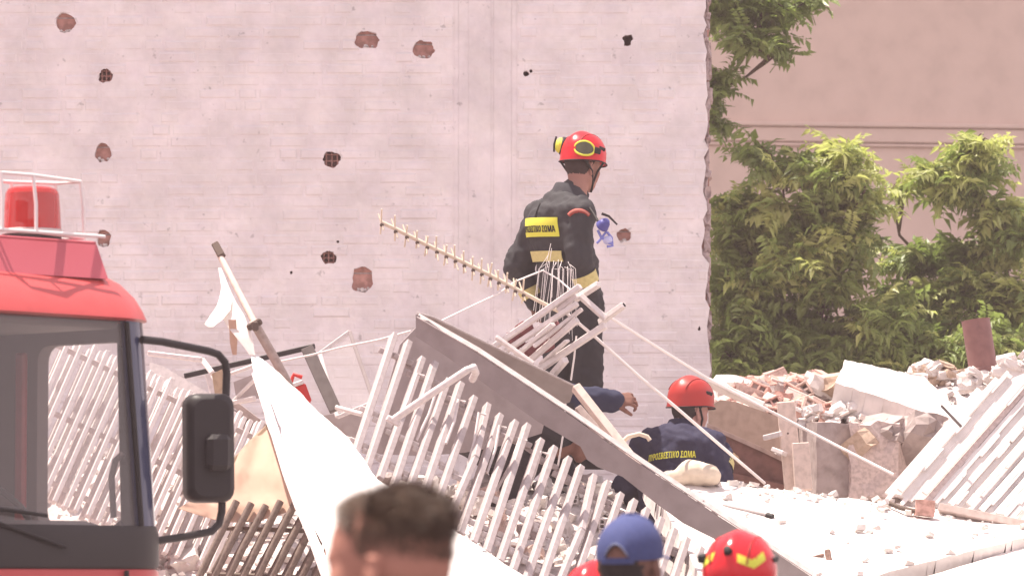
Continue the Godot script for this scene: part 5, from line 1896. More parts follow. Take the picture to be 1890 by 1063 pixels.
func build_antenna():
	var o := thing("television_antenna", "cream television aerial with many short crossed rods sticking out to the left", "antenna", at(870, 485, 24.0))
	var inv := -o.position
	var path := [[703, 410], [735, 425], [768, 442], [800, 458], [835, 474], [870, 491], [905, 508], [950, 532], [990, 553], [1036, 577]]
	var pts := []
	for p in path:
		pts.append(at(p[0], p[1], 24.0) + inv)
	var mb := MB.new()
	mb.tube(pts, 0.0115, -1, 8)
	put("boom", mb.mesh(), M.cream_plastic, o)
	rng.seed = 8
	for i in 16:
		var t := i / 15.0
		var u := lerpf(703, 965, pow(t, 0.86))
		var v := 410.0 + (u - 703.0) * 0.497
		var c := at(u, v, 24.0) + inv
		var lean := rng.randf_range(-0.25, 0.05)
		for s in [-1.0, 1.0]:
			var el := MB.new()
			var dir := Vector3(lean + rng.randf_range(0.05, 0.3) * s, 1.0, s * 0.55).normalized()
			el.tube([c - dir * rng.randf_range(0.045, 0.075), c + dir * rng.randf_range(0.05, 0.08)], 0.0045, -1, 6)
			put("rod", el.mesh(), M.cream_plastic, o)
		var cl := MB.new()
		cl.box(Transform3D(Basis(Vector3(0, 0, 1), -0.46), c + Vector3(0.004, -0.016, 0.006)), Vector3(0.02, 0.017, 0.02), 0.004)
		put("clip", cl.mesh(), M.clip_brown, o)
	# frayed bundle of thin strands
	var f := thing("frayed_wires", "bundle of thin frayed pale wires hanging in front of the firefighter's back", "wires", at(1030, 500, 24.1))
	inv = -f.position
	for i in 24:
		var t := i / 23.0
		var tu := 1012.0 + t * 40.0 + rng.randf_range(-8, 8)
		var bu := lerpf(985, 1066, t) + rng.randf_range(-4, 4)
		var mb2 := MB.new()
		mb2.tube([at(tu, 448 + pow(rng.randf(), 0.6) * 55.0, 24.15) + inv, at((tu + bu) * 0.5 + rng.randf_range(-4, 4), 496, 24.1) + inv, at(bu, rng.randf_range(535, 640), 24.05) + inv], 0.0014, -1, 4, false)
		put("strand", mb2.mesh(), M.white_wire, f)
	# red cloth bundle seen between the bars
	var cm := MB.new()
	for k in 5:
		cm.lump(Transform3D(Basis.from_euler(Vector3(k, k * 2, 0)), Vector3(-0.1 + k * 0.05, 0.06 * sin(k * 2.0), 0.01 * k)), Vector3(0.11, 0.1, 0.08), 0.1, rng, 3, 0.7)
	var rc := put("cloth_bundle", cm.mesh(), M.dark_red_cloth, null, Transform3D(Basis.IDENTITY, at(985, 628, 24.25)))
	tag(rc, "crumpled dark red cloth bundle between the white railing bars", "cloth")

func build_cables():
	for c in [["thin pale cable running left to the railing's upper corner", [[514, 668, 23.6], [575, 655, 23.5], [630, 641, 23.5], [700, 627, 23.4], [758, 611, 23.4]], 0.006], ["thin pale cable rising from the channel to a loop by the aerial", [[815, 592, 23.6], [860, 570, 23.8], [922, 541, 24.0], [950, 520, 24.1], [1002, 499, 24.1], [1030, 515, 24.1], [1052, 534, 24.0]], 0.005], ["white cable stretched from the railing section down to the sunlit slab", [[1036, 570, 23.9], [1100, 623, 23.9], [1180, 695, 24.0], [1240, 745, 24.0], [1330, 822, 24.1], [1412, 892, 24.4]], 0.0085], ["white cable stretched over the kneeling firefighter to the lath panel", [[1125, 585, 23.9], [1220, 645, 24.2], [1312, 702, 24.5], [1440, 768, 24.8], [1540, 820, 24.6], [1650, 876, 24.4]], 0.0085], ["thin loose wire hanging beside the standing firefighter's leg", [[1064, 620, 23.9], [1060, 660, 23.9], [1054, 702, 23.9]], 0.005], ["thin wire loop hanging below the steel channel", [[1044, 745, 23.3], [1040, 800, 23.3], [1030, 860, 23.3]], 0.005]]:
		stick("cable", c[0], "cable", c[1], c[2], M.white_wire, "loose cables", 6)

func cloth_sheet(rows_in: Array, nu: int, sub: int, wave: float, seed_: int) -> ArrayMesh:
	var nz := FastNoiseLite.new()
	nz.seed = seed_
	nz.frequency = 0.0035
	var rows := []
	var n := rows_in.size()
	for i in (n - 1) * sub + 1:
		var k := mini(i / sub, n - 2)
		var t := float(i - k * sub) / sub
		var a: Array = rows_in[k]
		var b: Array = rows_in[k + 1]
		var line := []
		for j in nu + 1:
			var s := float(j) / nu
			var v := lerpf(a[0], b[0], t) + (lerpf(a[4], b[4], t) if a.size() > 4 else 0.0) * sin(s * PI)
			var u := lerpf(lerpf(a[1], b[1], t), lerpf(a[2], b[2], t), s)
			u += nz.get_noise_2d(v * 5.0, 300.0 * s) * minf(5.0, 0.12 * (lerpf(a[2], b[2], t) - lerpf(a[1], b[1], t)))
			var d := lerpf(a[3], b[3], t) + nz.get_noise_2d(u * 2.2, v * 0.8) * wave
			line.append(at(u, v, d))
		rows.append(line)
	var mb := MB.new()
	mb.sheet(rows, 0.003)
	return mb.mesh()
func build_tarps():
	var o := thing("white_tarpaulin", "large white tarpaulin sweeping down from the leaning pole to the bottom", "tarpaulin", Vector3.ZERO)
	put("sheet", cloth_sheet([[650, 463, 469, 23.3], [700, 476, 527, 23.0], [730, 492, 560, 22.8], [760, 506, 588, 22.65], [790, 519, 622, 22.5], [820, 520, 650, 22.35], [885, 541, 697, 22.05], [912, 556, 738, 21.92], [935, 560, 772, 21.8], [985, 582, 850, 21.5], [1010, 600, 888, 21.35], [1040, 604, 930, 21.2], [1120, 636, 1060, 20.7]], 22, 5, 0.13, 3), M.tarp_white, o)
	put("flap", cloth_sheet([[494, 402, 407, 23.75], [530, 407, 422, 23.62], [560, 402, 438, 23.5], [585, 408, 450, 23.42], [615, 430, 462, 23.34], [655, 459, 470, 23.28]], 6, 3, 0.05, 9), M.tarp_flap, o)
	put("torn_tail", cloth_sheet([[552, 404, 426, 23.52], [572, 394, 424, 23.44], [588, 384, 412, 23.36], [598, 377, 398, 23.3], [603, 384, 392, 23.28]], 5, 3, 0.03, 12), M.tarp_flap, o)
	put("torn_strip", cloth_sheet([[590, 421, 436, 23.36], [625, 423, 438, 23.36], [655, 428, 436, 23.36]], 4, 3, 0.03, 13), M.tarp_peach, o)
	put("side_strip", cloth_sheet([[655, 462, 467, 23.3], [700, 470, 483, 23.0], [760, 486, 503, 22.64], [820, 504, 522, 22.34], [885, 525, 543, 22.04], [935, 544, 562, 21.79], [985, 565, 583, 21.49], [1040, 587, 606, 21.19], [1120, 619, 638, 20.69]], 3, 4, 0.04, 5), M.tarp_white, o)
	# rolled hem down the left side
	var hem := MB.new()
	var hp := []
	for p in [[466, 690, 23.02], [484, 745, 22.7], [503, 805, 22.4], [524, 875, 22.05], [546, 935, 21.75], [570, 990, 21.45], [596, 1063, 21.0], [615, 1110, 20.7]]:
		hp.append(at(p[0], p[1], p[2]))
	hem.tube(hp, 0.007, 0.011, 8)
	put("hem", hem.mesh(), M.tarp_white, o)
	var p := thing("leaning_pole", "cream leaning pole with a dark tip that carries the torn white cloth", "pole", at(398, 455, 23.8))
	var inv := -p.position
	var mb := MB.new()
	mb.tube([at(402, 466, 23.8) + inv, at(440, 540, 23.6) + inv, at(472, 602, 23.44) + inv], 0.016, 0.018, 8)
	put("upper_tube", mb.mesh(), M.timber_pale, p)
	mb = MB.new()
	mb.tube([at(466, 592, 23.42) + inv, at(505, 660, 23.45) + inv, at(545, 735, 23.5) + inv], 0.026, 0.026, 8)
	put("lower_tube", mb.mesh(), M.timber_dust, p)
	mb = MB.new()
	mb.bar(at(396, 450, 23.84) + inv, at(409, 474, 23.77) + inv, 0.04, 0.035, Vector3(0, 0, 1), 0.006)
	put("tip", mb.mesh(), M.clip_brown, p)
	mb = MB.new()
	mb.bar(at(456, 606, 23.36) + inv, at(482, 592, 23.36) + inv, 0.034, 0.06, Vector3(0, 0, 1), 0.008)
	mb.box(Transform3D(Basis.IDENTITY, at(470, 602, 23.34) + inv), Vector3(0.035, 0.05, 0.05), 0.008)
	put("clamp", mb.mesh(), M.clip_brown, p)
	var t := put("peach_tarpaulin", cloth_sheet([[792, 482, 500, 22.9, 0], [830, 446, 522, 22.75, 0], [870, 420, 532, 22.6, 0], [905, 400, 540, 22.5, 4], [925, 350, 545, 22.42, 10], [938, 328, 550, 22.38, 26]], 14, 4, 0.08, 21), M.tarp_peach)
	tag(t, "peach coloured tarpaulin hanging behind the truck mirror", "tarpaulin")
	var tf := MB.new()
	tf.bar(at(428, 860, 22.75), at(500, 788, 22.95), 0.05, 0.01, Vector3(0, 0, 1), 0.003)
	var tb := put("folded_batten", tf.mesh(), M.tan_cloth)
	tag(tb, "tan batten along the upper edge of the peach tarpaulin", "batten")

func build_left_wreck():
	beam("steel_bar", "thin black bar slanting across the back behind the leaning pole", "bar", [340, 694, 25.4], [580, 639, 25.2], 0.03, 0.03, M.black_plastic)
	beam("dark_board", "dark grey board leaning down from the black bar's right end", "board", [566, 642, 25.1], [619, 758, 24.9], 0.07, 0.03, M.steel_dark)
	var w := thing("window_frame", "pale glazed window sash leaning against the wall right of the dark board", "window", at(650, 760, 25.3))
	var inv := -w.position
	var c := [at(590, 652, 25.4) + inv, at(645, 612, 25.45) + inv, at(690, 742, 25.2) + inv, at(622, 770, 25.15) + inv]
	var pane := MB.new()
	pane.quad(c[0], c[1], c[2], c[3], Vector3(0, 0.2, 1))
	put("pane", pane.mesh(), M.dusty_glass, w)
	for k in 4:
		var mb := MB.new()
		mb.bar(c[k], c[(k + 1) % 4], 0.022, 0.02, Vector3(0, 0, 1), 0.003)
		put("frame_rail", mb.mesh(), M.rail_white if k != 1 else M.sheet_grey, w)
	var w2 := thing("window_frame", "white window frame lying between the mirror arm and the white tarpaulin", "window", at(440, 740, 25.0))
	inv = -w2.position
	for s in [[272, 652, 372, 664, 0.03], [372, 664, 392, 690, 0.03], [385, 690, 400, 745, 0.05], [425, 690, 475, 672, 0.02], [430, 740, 480, 690, 0.02], [425, 745, 470, 735, 0.03]]:
		var mb := MB.new()
		mb.bar(at(s[0], s[1], 25.0) + inv, at(s[2], s[3], 24.9) + inv, s[4], 0.03, Vector3(0, 0, 1), 0.006)
		put("frame_rail", mb.mesh(), M.rail_white, w2)
	var bp := put("board", plate_at([[275, 668], [300, 676], [405, 738], [440, 775], [405, 770], [345, 738], [275, 722]], 24.2, 0.04, 0.0, -0.001), M.rail_white)
	tag(bp, "broad white board running down behind the mirror over the white railing", "board")
	for s in [["tan plaster board behind the mirror arm's upper corner", [[390, 690], [412, 680], [418, 730], [398, 745]], 24.8, M.tan_cloth], ["grey square board behind the white frame left of the tarpaulin", [[430, 705], [470, 690], [478, 735], [436, 742]], 25.2, M.sheet_grey], ["dark upright slab between mirror and peach tarpaulin", [[448, 770], [466, 775], [468, 812], [450, 805]], 24.4, M.steel_dark], ["dusty grey board left of the tan batten", [[425, 752], [452, 765], [450, 805], [425, 790]], 24.5, M.sheet_grey], ["pinkish plank edge slanting to the peach tarpaulin", [[425, 748], [440, 745], [500, 790], [490, 800]], 24.1, M.timber_dust], ["grey sheet standing for shade below the glazed sash", [[575, 770], [640, 760], [680, 770], [670, 815], [635, 810]], 25.6, M.sheet_grey]]:  # last plate is shade painted at the wall foot, not a board
		var q := put("broken_board", plate_at(s[1], s[2], 0.03), s[3])
		tag(q, s[0], "board")
	stick("white_bar", "white bar end right of the dark board's foot", "bar", [[620, 752, 24.8], [668, 765, 24.7]], 0.014, M.rail_white)
	stick("white_bar", "pinkish thin bar beside the tarpaulin edge, left of the long railing", "bar", [[618, 800, 24.0], [640, 808, 24.0], [668, 818, 24.0]], 0.009, M.rail_white)
	# red canister
	var cn := thing("red_canister", "small red plastic canister lying behind the white tarpaulin", "canister", at(552, 722, 24.7), 0.0)
	var mb := MB.new()
	mb.box(Transform3D(Basis(Vector3(0, 0, 1), 0.35), Vector3(0.01, -0.02, 0)), Vector3(0.085, 0.13, 0.09), 0.02)
	put("body", mb.mesh(), M.can_red, cn)
	mb = MB.new()
	mb.tube([Vector3(-0.045, 0.05, 0.01), Vector3(-0.03, 0.09, 0.01), Vector3(0.015, 0.075, 0.01)], 0.012, -1, 7)
	put("handle", mb.mesh(), M.can_red, cn)
	mb = MB.new()
	mb.box(Transform3D(Basis(Vector3(0, 0, 1), 0.35), Vector3(-0.02, 0.035, 0.03)), Vector3(0.09, 0.025, 0.05), 0.005)
	put("label_band", mb.mesh(), M.rail_white, cn)

func build_right_wreck():
	rng.seed = 90
	var SLAB_A := at(1190, 872, 24.15)
	var SLAB_B := at(1905, 962, 24.3)
	var SLAB_C := at(1960, 975, 23.7)
	var SLAB_D := at(1330, 1135, 21.8)
	var grit := MB.new()
	for k in 420:
		var t := pow(rng.randf(), 3.0)
		var q := SLAB_A.lerp(SLAB_B, rng.randf()).lerp(SLAB_D.lerp(SLAB_C, rng.randf()), t)
		var z := pow(rng.randf(), 5.0) * 0.04 + 0.004
		grit.lump(Transform3D(rot3(), q + Vector3(0, z * 0.3, 0)), Vector3(z, z * 0.7, z * 1.2), 0.12, rng, 1, 0.0)
	var gq := put("slab_crumbs", grit.mesh(), M.plaster)
	tag(gq, "fine crumbs and grit scattered over the sunlit slab", "rubble")
	gq.set_meta("kind", "stuff")
	# main sunlit floor slab
	var s := put("fallen_slab", broken_slab(SLAB_A, SLAB_B, SLAB_C, SLAB_D, 0.13, 34, 18, 0.012, 0.005), M.slab_white)
	tag(s, "large sunlit white floor slab right of the steel channel", "slab")
	s = put("fallen_slab", broken_slab(at(1905, 1004, 23.6), at(2100, 1015, 23.2), at(2050, 1160, 21.6), at(1560, 1112, 22.2), 0.12, 22, 10, 0.010, 0.005), M.slab_white)
	tag(s, "second white slab at bottom right below the dark crack", "slab")
	s = put("fallen_slab", broken_slab(at(1560, 664, 26.5), at(1705, 694, 26.4), at(1805, 792, 25.55), at(1543, 706, 25.85), 0.19, 18, 8, 0.010, 0.003), M.slab_white)
	tag(s, "broken white concrete slab topping the rubble heap left of the clay pipe", "slab")
	# concrete block with its rough right end
	var b := MB.new()
	b.lump(Transform3D(Basis(Vector3(0, 1, 0), 0.25), at(1545, 850, 25.75)), Vector3(0.36, 0.42, 0.36), 0.02, rng, 4, 0.06)
	s = put("concrete_block", b.mesh(), M.concrete)
	tag(s, "upright grey concrete block in shade with white crumbled top", "block")
	b = MB.new()
	b.lump(Transform3D(Basis(Vector3(0, 1, 0), -0.2), at(1622, 850, 25.65)), Vector3(0.3, 0.44, 0.34), 0.045, rng, 5, 0.12)
	s = put("concrete_block", b.mesh(), M.rough_pink)
	tag(s, "rough pinkish broken block between the grey block and the lath panel", "block")
	# posts
	beam("timber_post", "upright pale timber post with nail holes in front of the grey block", "timber", [1451, 742, 25.2], [1466, 905, 25.15], 0.1, 0.06, M.timber_pale)
	beam("timber_post", "short broad timber offcut leaning on the right of the upright post", "timber", [1478, 818, 25.05], [1484, 905, 25.0], 0.095, 0.05, M.timber_pale)
	for h in [[1462, 874], [1486, 870], [1490, 846], [1484, 890], [1455, 800]]:
		var mb := MB.new()
		mb.lathe([Vector2(0.0, 0.004), Vector2(0.006, 0.003), Vector2(0.009, 0.0)], Transform3D(Basis(Vector3(1, 0, 0), PI * 0.5), Vector3.ZERO), 8)
		var nl := put("nail_head", mb.mesh(), M.clip_brown, null, Transform3D(Basis.IDENTITY, at(h[0], h[1], 25.02 if h[0] > 1470 else 25.155)))
		tag(nl, "dark rusty nail head in the pale timber posts", "nail", "nails in the timber posts")
	# tilted wardrobe carcass
	var c := thing("broken_wardrobe", "tilted brown wooden wardrobe carcass right of the kneeling firefighter", "furniture", at(1380, 860, 25.3))
	var inv := Transform3D(Basis.IDENTITY, -c.position)
	put("back_board", plate_at([[1308, 752], [1330, 738], [1360, 742], [1445, 772], [1446, 838], [1405, 828], [1308, 782]], 25.55, 0.02, 0.0, -0.001), M.board_tan, c, inv)
	put("side_board", plate_at([[1306, 788], [1405, 832], [1455, 856], [1455, 900], [1330, 870], [1308, 830]], 25.35, 0.025, 0.0, 0.0), M.board_brown, c, inv)
	put("edge_strip", plate_at([[1306, 781], [1408, 826], [1456, 850], [1455, 857], [1405, 833], [1306, 789]], 25.33, 0.04), M.board_pale, c, inv)
	put("shelf", plate_at([[1330, 868], [1455, 896], [1455, 908], [1330, 882]], 25.3, 0.2), M.board_brown, c, inv)
	beam("white_plank", "thin sunlit plank lying over the wardrobe under the stretched cable", "plank", [1308, 706, 25.7], [1412, 752, 25.6], 0.03, 0.1, M.slab_white, Vector3(0, 0.3, 1))
	beam("white_bracket", "small white wooden bracket left of the upright post", "bracket", [1412, 808, 25.2], [1444, 800, 25.15], 0.03, 0.05, M.rail_white)
	beam("white_bracket", "lower white bracket stub left of the upright post", "bracket", [1428, 830, 25.15], [1450, 838, 25.1], 0.025, 0.05, M.rail_white)
	# clay pipe
	var cp := thing("clay_pipe", "brown glazed clay chimney pipe standing on the rubble heap", "pipe", at(1817, 688, 26.2))
	var px_ := MB.new()
	px_.lathe([Vector2(0.072, 0.31), Vector2(0.085, 0.31), Vector2(0.083, 0.3), Vector2(0.083, 0.03), Vector2(0.088, 0.022), Vector2(0.088, 0.0), Vector2(0.07, 0.0), Vector2(0.07, 0.31)], Transform3D(Basis(Vector3(0, 0, 1), 0.14) * Basis(Vector3(1, 0, 0), -0.05), Vector3.ZERO), 28)
	put("tube", px_.mesh(), M.clay, cp)
	# plaster lath panel
	var lp := thing("lath_panel", "fallen white lath and plaster panel of slanting strips at the right edge", "panel", at(1770, 850, 24.7))
	inv = Transform3D(Basis.IDENTITY, -lp.position)
	var iv := -lp.position
	var pn := (at(1828, 702, 25.03) - at(1650, 905, 24.2)).cross(at(1646 + 351, 905 + 93.6, 24.46) - at(1646, 905, 24.2)).normalized()
	if pn.y < 0.0:
		pn = -pn
	var l1 := (at(1828, 702, 25.03) - at(1650, 905, 24.2)).normalized()
	var l2 := at(1646 + 351, 905 + 93.6, 24.46) - at(1646, 905, 24.2)
	var lsp := (l2 - l1 * l2.dot(l1)).length() / 26.0
	for i in 27:
		var slip := rng.randf_range(-12, 12)
		var bu := 1646.0 + i * 13.5 + slip * 0.66
		var bv := 905.0 + i * 3.6 - slip * 0.752
		var ln := minf(330.0, 250.0 + i * 20.0) + rng.randf_range(-14, 14)
		var a := at(bu, bv, 24.2 + i * 0.01)
		var e := at(bu + ln * 0.66, bv - ln * 0.752, 24.2 + i * 0.01 + ln * 0.0033)
		var brk := clampf(0.78 - i * 0.012 + rng.randf_range(-0.05, 0.05), 0.3, 0.85)
		var wd := lsp * rng.randf_range(0.95, 1.0)
		for sg in ([[0.0, 1.0]] if i < 9 else [[0.0, brk], [brk + 0.012, 1.0]]):
			var mb := MB.new()
			var off := pn * rng.randf_range(-0.003, 0.003)
			var p0 := a.lerp(e, sg[0]) + off
			var p1 := a.lerp(e, sg[1]) + off
			mb.bar(p0 + iv, p1 + iv, wd, 0.012, pn, 0.003)
			put("lath", mb.mesh(), M.slab_white if rng.randf() < 0.93 else M.rough_pink, lp)
		# plaster clots bridging the gaps
		for k in 4:
			var t := rng.randf()
			var cl := MB.new()
			var yd := (e - a).normalized()
			cl.lump(Transform3D(Basis(yd.cross(pn).normalized(), yd, pn), a.lerp(e, t) + yd.cross(pn).normalized() * lsp * 0.5 + iv), Vector3(lsp * 0.7, rng.randf_range(0.08, 0.35), 0.013), 0.05, rng, 2, 0.3)
			put("plaster_clot", cl.mesh(), M.slab_white, lp)
	var bk0 := []
	for q in [[0.0, 0.0], [26.0, 0.0], [26.0, 320.0], [4.0, 320.0], [0.0, 245.0]]:
		bk0.append(at(1646.0 + q[0] * 13.5 + q[1] * 0.66, 905.0 + q[0] * 3.6 - q[1] * 0.752, 24.2 + q[0] * 0.01 + q[1] * 0.0033) - pn * 0.017 + iv)
	var bkm := MB.new()
	for q in [[0, 1, 2], [0, 2, 3], [0, 3, 4]]:
		bkm.tri(bk0[q[0]], bk0[q[1]], bk0[q[2]], pn)
		bkm.tri(bk0[q[0]] - pn * 0.02, bk0[q[1]] - pn * 0.02, bk0[q[2]] - pn * 0.02, -pn)
	for q in 5:
		bkm.quad(bk0[q], bk0[(q + 1) % 5], bk0[(q + 1) % 5] - pn * 0.02, bk0[q] - pn * 0.02)
	put("backing", bkm.mesh(), M.slab_white, lp)
	beam("iron_rod", "short dark iron rod lying on the upper edge of the lath panel", "rod", [1738, 748, 24.55], [1776, 788, 24.5], 0.015, 0.015, M.steel_dark)
	# cream sack lumps
	var sk := MB.new()
	var fl := Flesh.new()
	fl.setup(Vector3(-0.28, -0.16, -0.18), Vector3(0.28, 0.2, 0.18), 0.012)
	fl.cap(Vector3(-0.03, 0.0, 0), Vector3(0.06, -0.015, 0), 0.09, 0.078, 0, 0.03, Vector3(1.05, 0.85, 1))
	fl.cap(Vector3(-0.14, -0.035, 0.02), Vector3(-0.09, -0.03, 0.02), 0.04, 0.05, 0, 0.015)
	fl.into(sk, Transform3D(Basis.from_scale(Vector3.ONE * 0.9), Vector3.ZERO), [Color(1, 1, 1)], folds, [0], 0.012)
	s = put("cream_sack", sk.mesh(), M.cream_sack, null, Transform3D(Basis.IDENTITY, at(1287, 872, 24.05)))
	tag(s, "cream coloured lumpy sack lying in front of the kneeling firefighter", "sack")
	# grey steel pipe
	var sp := thing("steel_pipe", "grey steel pipe with a black end lying on the sunlit slab", "pipe", at(1380, 944, 23.7))
	iv = -sp.position
	var m1 := MB.new()
	m1.tube([at(1292, 926, 23.75) + iv, at(1336, 936, 23.7) + iv], 0.008, -1, 8)
	m1.tube([at(1335, 935, 23.7) + iv, at(1418, 953, 23.6) + iv], 0.014, -1, 10)
	put("tube", m1.mesh(), M.steel, sp)
	m1 = MB.new()
	m1.tube([at(1416, 952, 23.6) + iv, at(1427, 955, 23.58) + iv], 0.018, -1, 10)
	put("end_cap", m1.mesh(), M.black_rubber, sp)
	# bits on the slab
	s = put("brick_piece", _lump(Vector3(0.1, 0.085, 0.07), 0.05, 2, 0.05), M.brick_dust, null, Transform3D(Basis(Vector3(0, 0, 1), -0.1), at(1708, 938, 23.95)))
	tag(s, "single pinkish brick piece lying on the far edge of the sunlit slab", "brick")
	stick("dry_stick", "thin brown stick left of the brick piece on the slab", "stick", [[1640, 928, 24.1], [1665, 938, 24.0], [1692, 944, 23.95]], 0.012, M.clip_brown)
	stick("dry_stick", "tan splintered stick along the far edge of the slab", "stick", [[1505, 920, 24.6], [1540, 930, 24.5], [1575, 930, 24.45]], 0.014, M.timber_dust)
	beam("dusty_plank", "long dusty plank along the foot of the lath panel", "plank", [1735, 938, 24.1], [1915, 975, 23.9], 0.045, 0.05, M.timber_dust, Vector3(0, 0.4, 1))
	var bk := thing("bent_bracket", "small rusty bent bracket at the bottom of the sunlit slab", "bracket", at(1500, 1030, 22.9))
	iv = -bk.position
	m1 = MB.new()
	m1.tube([at(1435, 1048, 22.9) + iv, at(1480, 1035, 22.9) + iv, at(1522, 1024, 22.9) + iv], 0.009, -1, 7)
	put("arm", m1.mesh(), M.rust, bk)
	m1 = MB.new()
	m1.bar(at(1528, 1015, 22.9) + iv, at(1533, 1048, 22.85) + iv, 0.03, 0.03, Vector3(0, 0, 1), 0.006)
	put("plate", m1.mesh(), M.rust, bk)
	m1 = MB.new()
	m1.tube([at(1500, 1045, 22.85) + iv, at(1515, 1036, 22.85) + iv, at(1530, 1046, 22.85) + iv], 0.007, -1, 7)
	put("hook", m1.mesh(), M.rust, bk)
func _lump(size: Vector3, jag: float, div := 2, roundness := 0.3) -> ArrayMesh:
	var mb := MB.new()
	mb.lump(Transform3D.IDENTITY, size, jag, rng, div, roundness)
	return mb.mesh()
# a whole or broken hollow brick
func brick_mesh(broken: bool) -> ArrayMesh:
	var mb := MB.new()
	var sz := Vector3(rng.randf_range(0.12, 0.2), 0.085, 0.1)
	if broken:
		mb.lump(Transform3D.IDENTITY, sz * Vector3(0.75, 1, 1), 0.09, rng, 3, 0.1)
		return mb.mesh()
	var w := 0.012
	mb.box(Transform3D(Basis.IDENTITY, Vector3(0, sz.y * 0.5 - w * 0.5, 0)), Vector3(sz.x, w, sz.z), 0.003)
	mb.box(Transform3D(Basis.IDENTITY, Vector3(0, -sz.y * 0.5 + w * 0.5, 0)), Vector3(sz.x, w, sz.z), 0.003)
	mb.box(Transform3D(Basis.IDENTITY, Vector3(0, 0, -sz.z * 0.5 + w * 0.5)), Vector3(sz.x, sz.y - 2 * w, w), 0.0)
	mb.box(Transform3D(Basis.IDENTITY, Vector3(0, 0, sz.z * 0.5 - w * 0.5)), Vector3(sz.x, sz.y - 2 * w, w), 0.0)
	mb.box(Transform3D(Basis.IDENTITY, Vector3.ZERO), Vector3(sz.x * 0.98, sz.y - 2 * w, w * 0.8), 0.0)
	mb.box(Transform3D(Basis.IDENTITY, Vector3.ZERO), Vector3(sz.x * 0.97, w * 0.8, sz.z - 2 * w), 0.0)
	return mb.mesh()
func rot3() -> Basis:
	return Basis.from_euler(Vector3(rng.randf_range(-0.6, 0.6), rng.randf_range(-3.1, 3.1), rng.randf_range(-0.6, 0.6)))
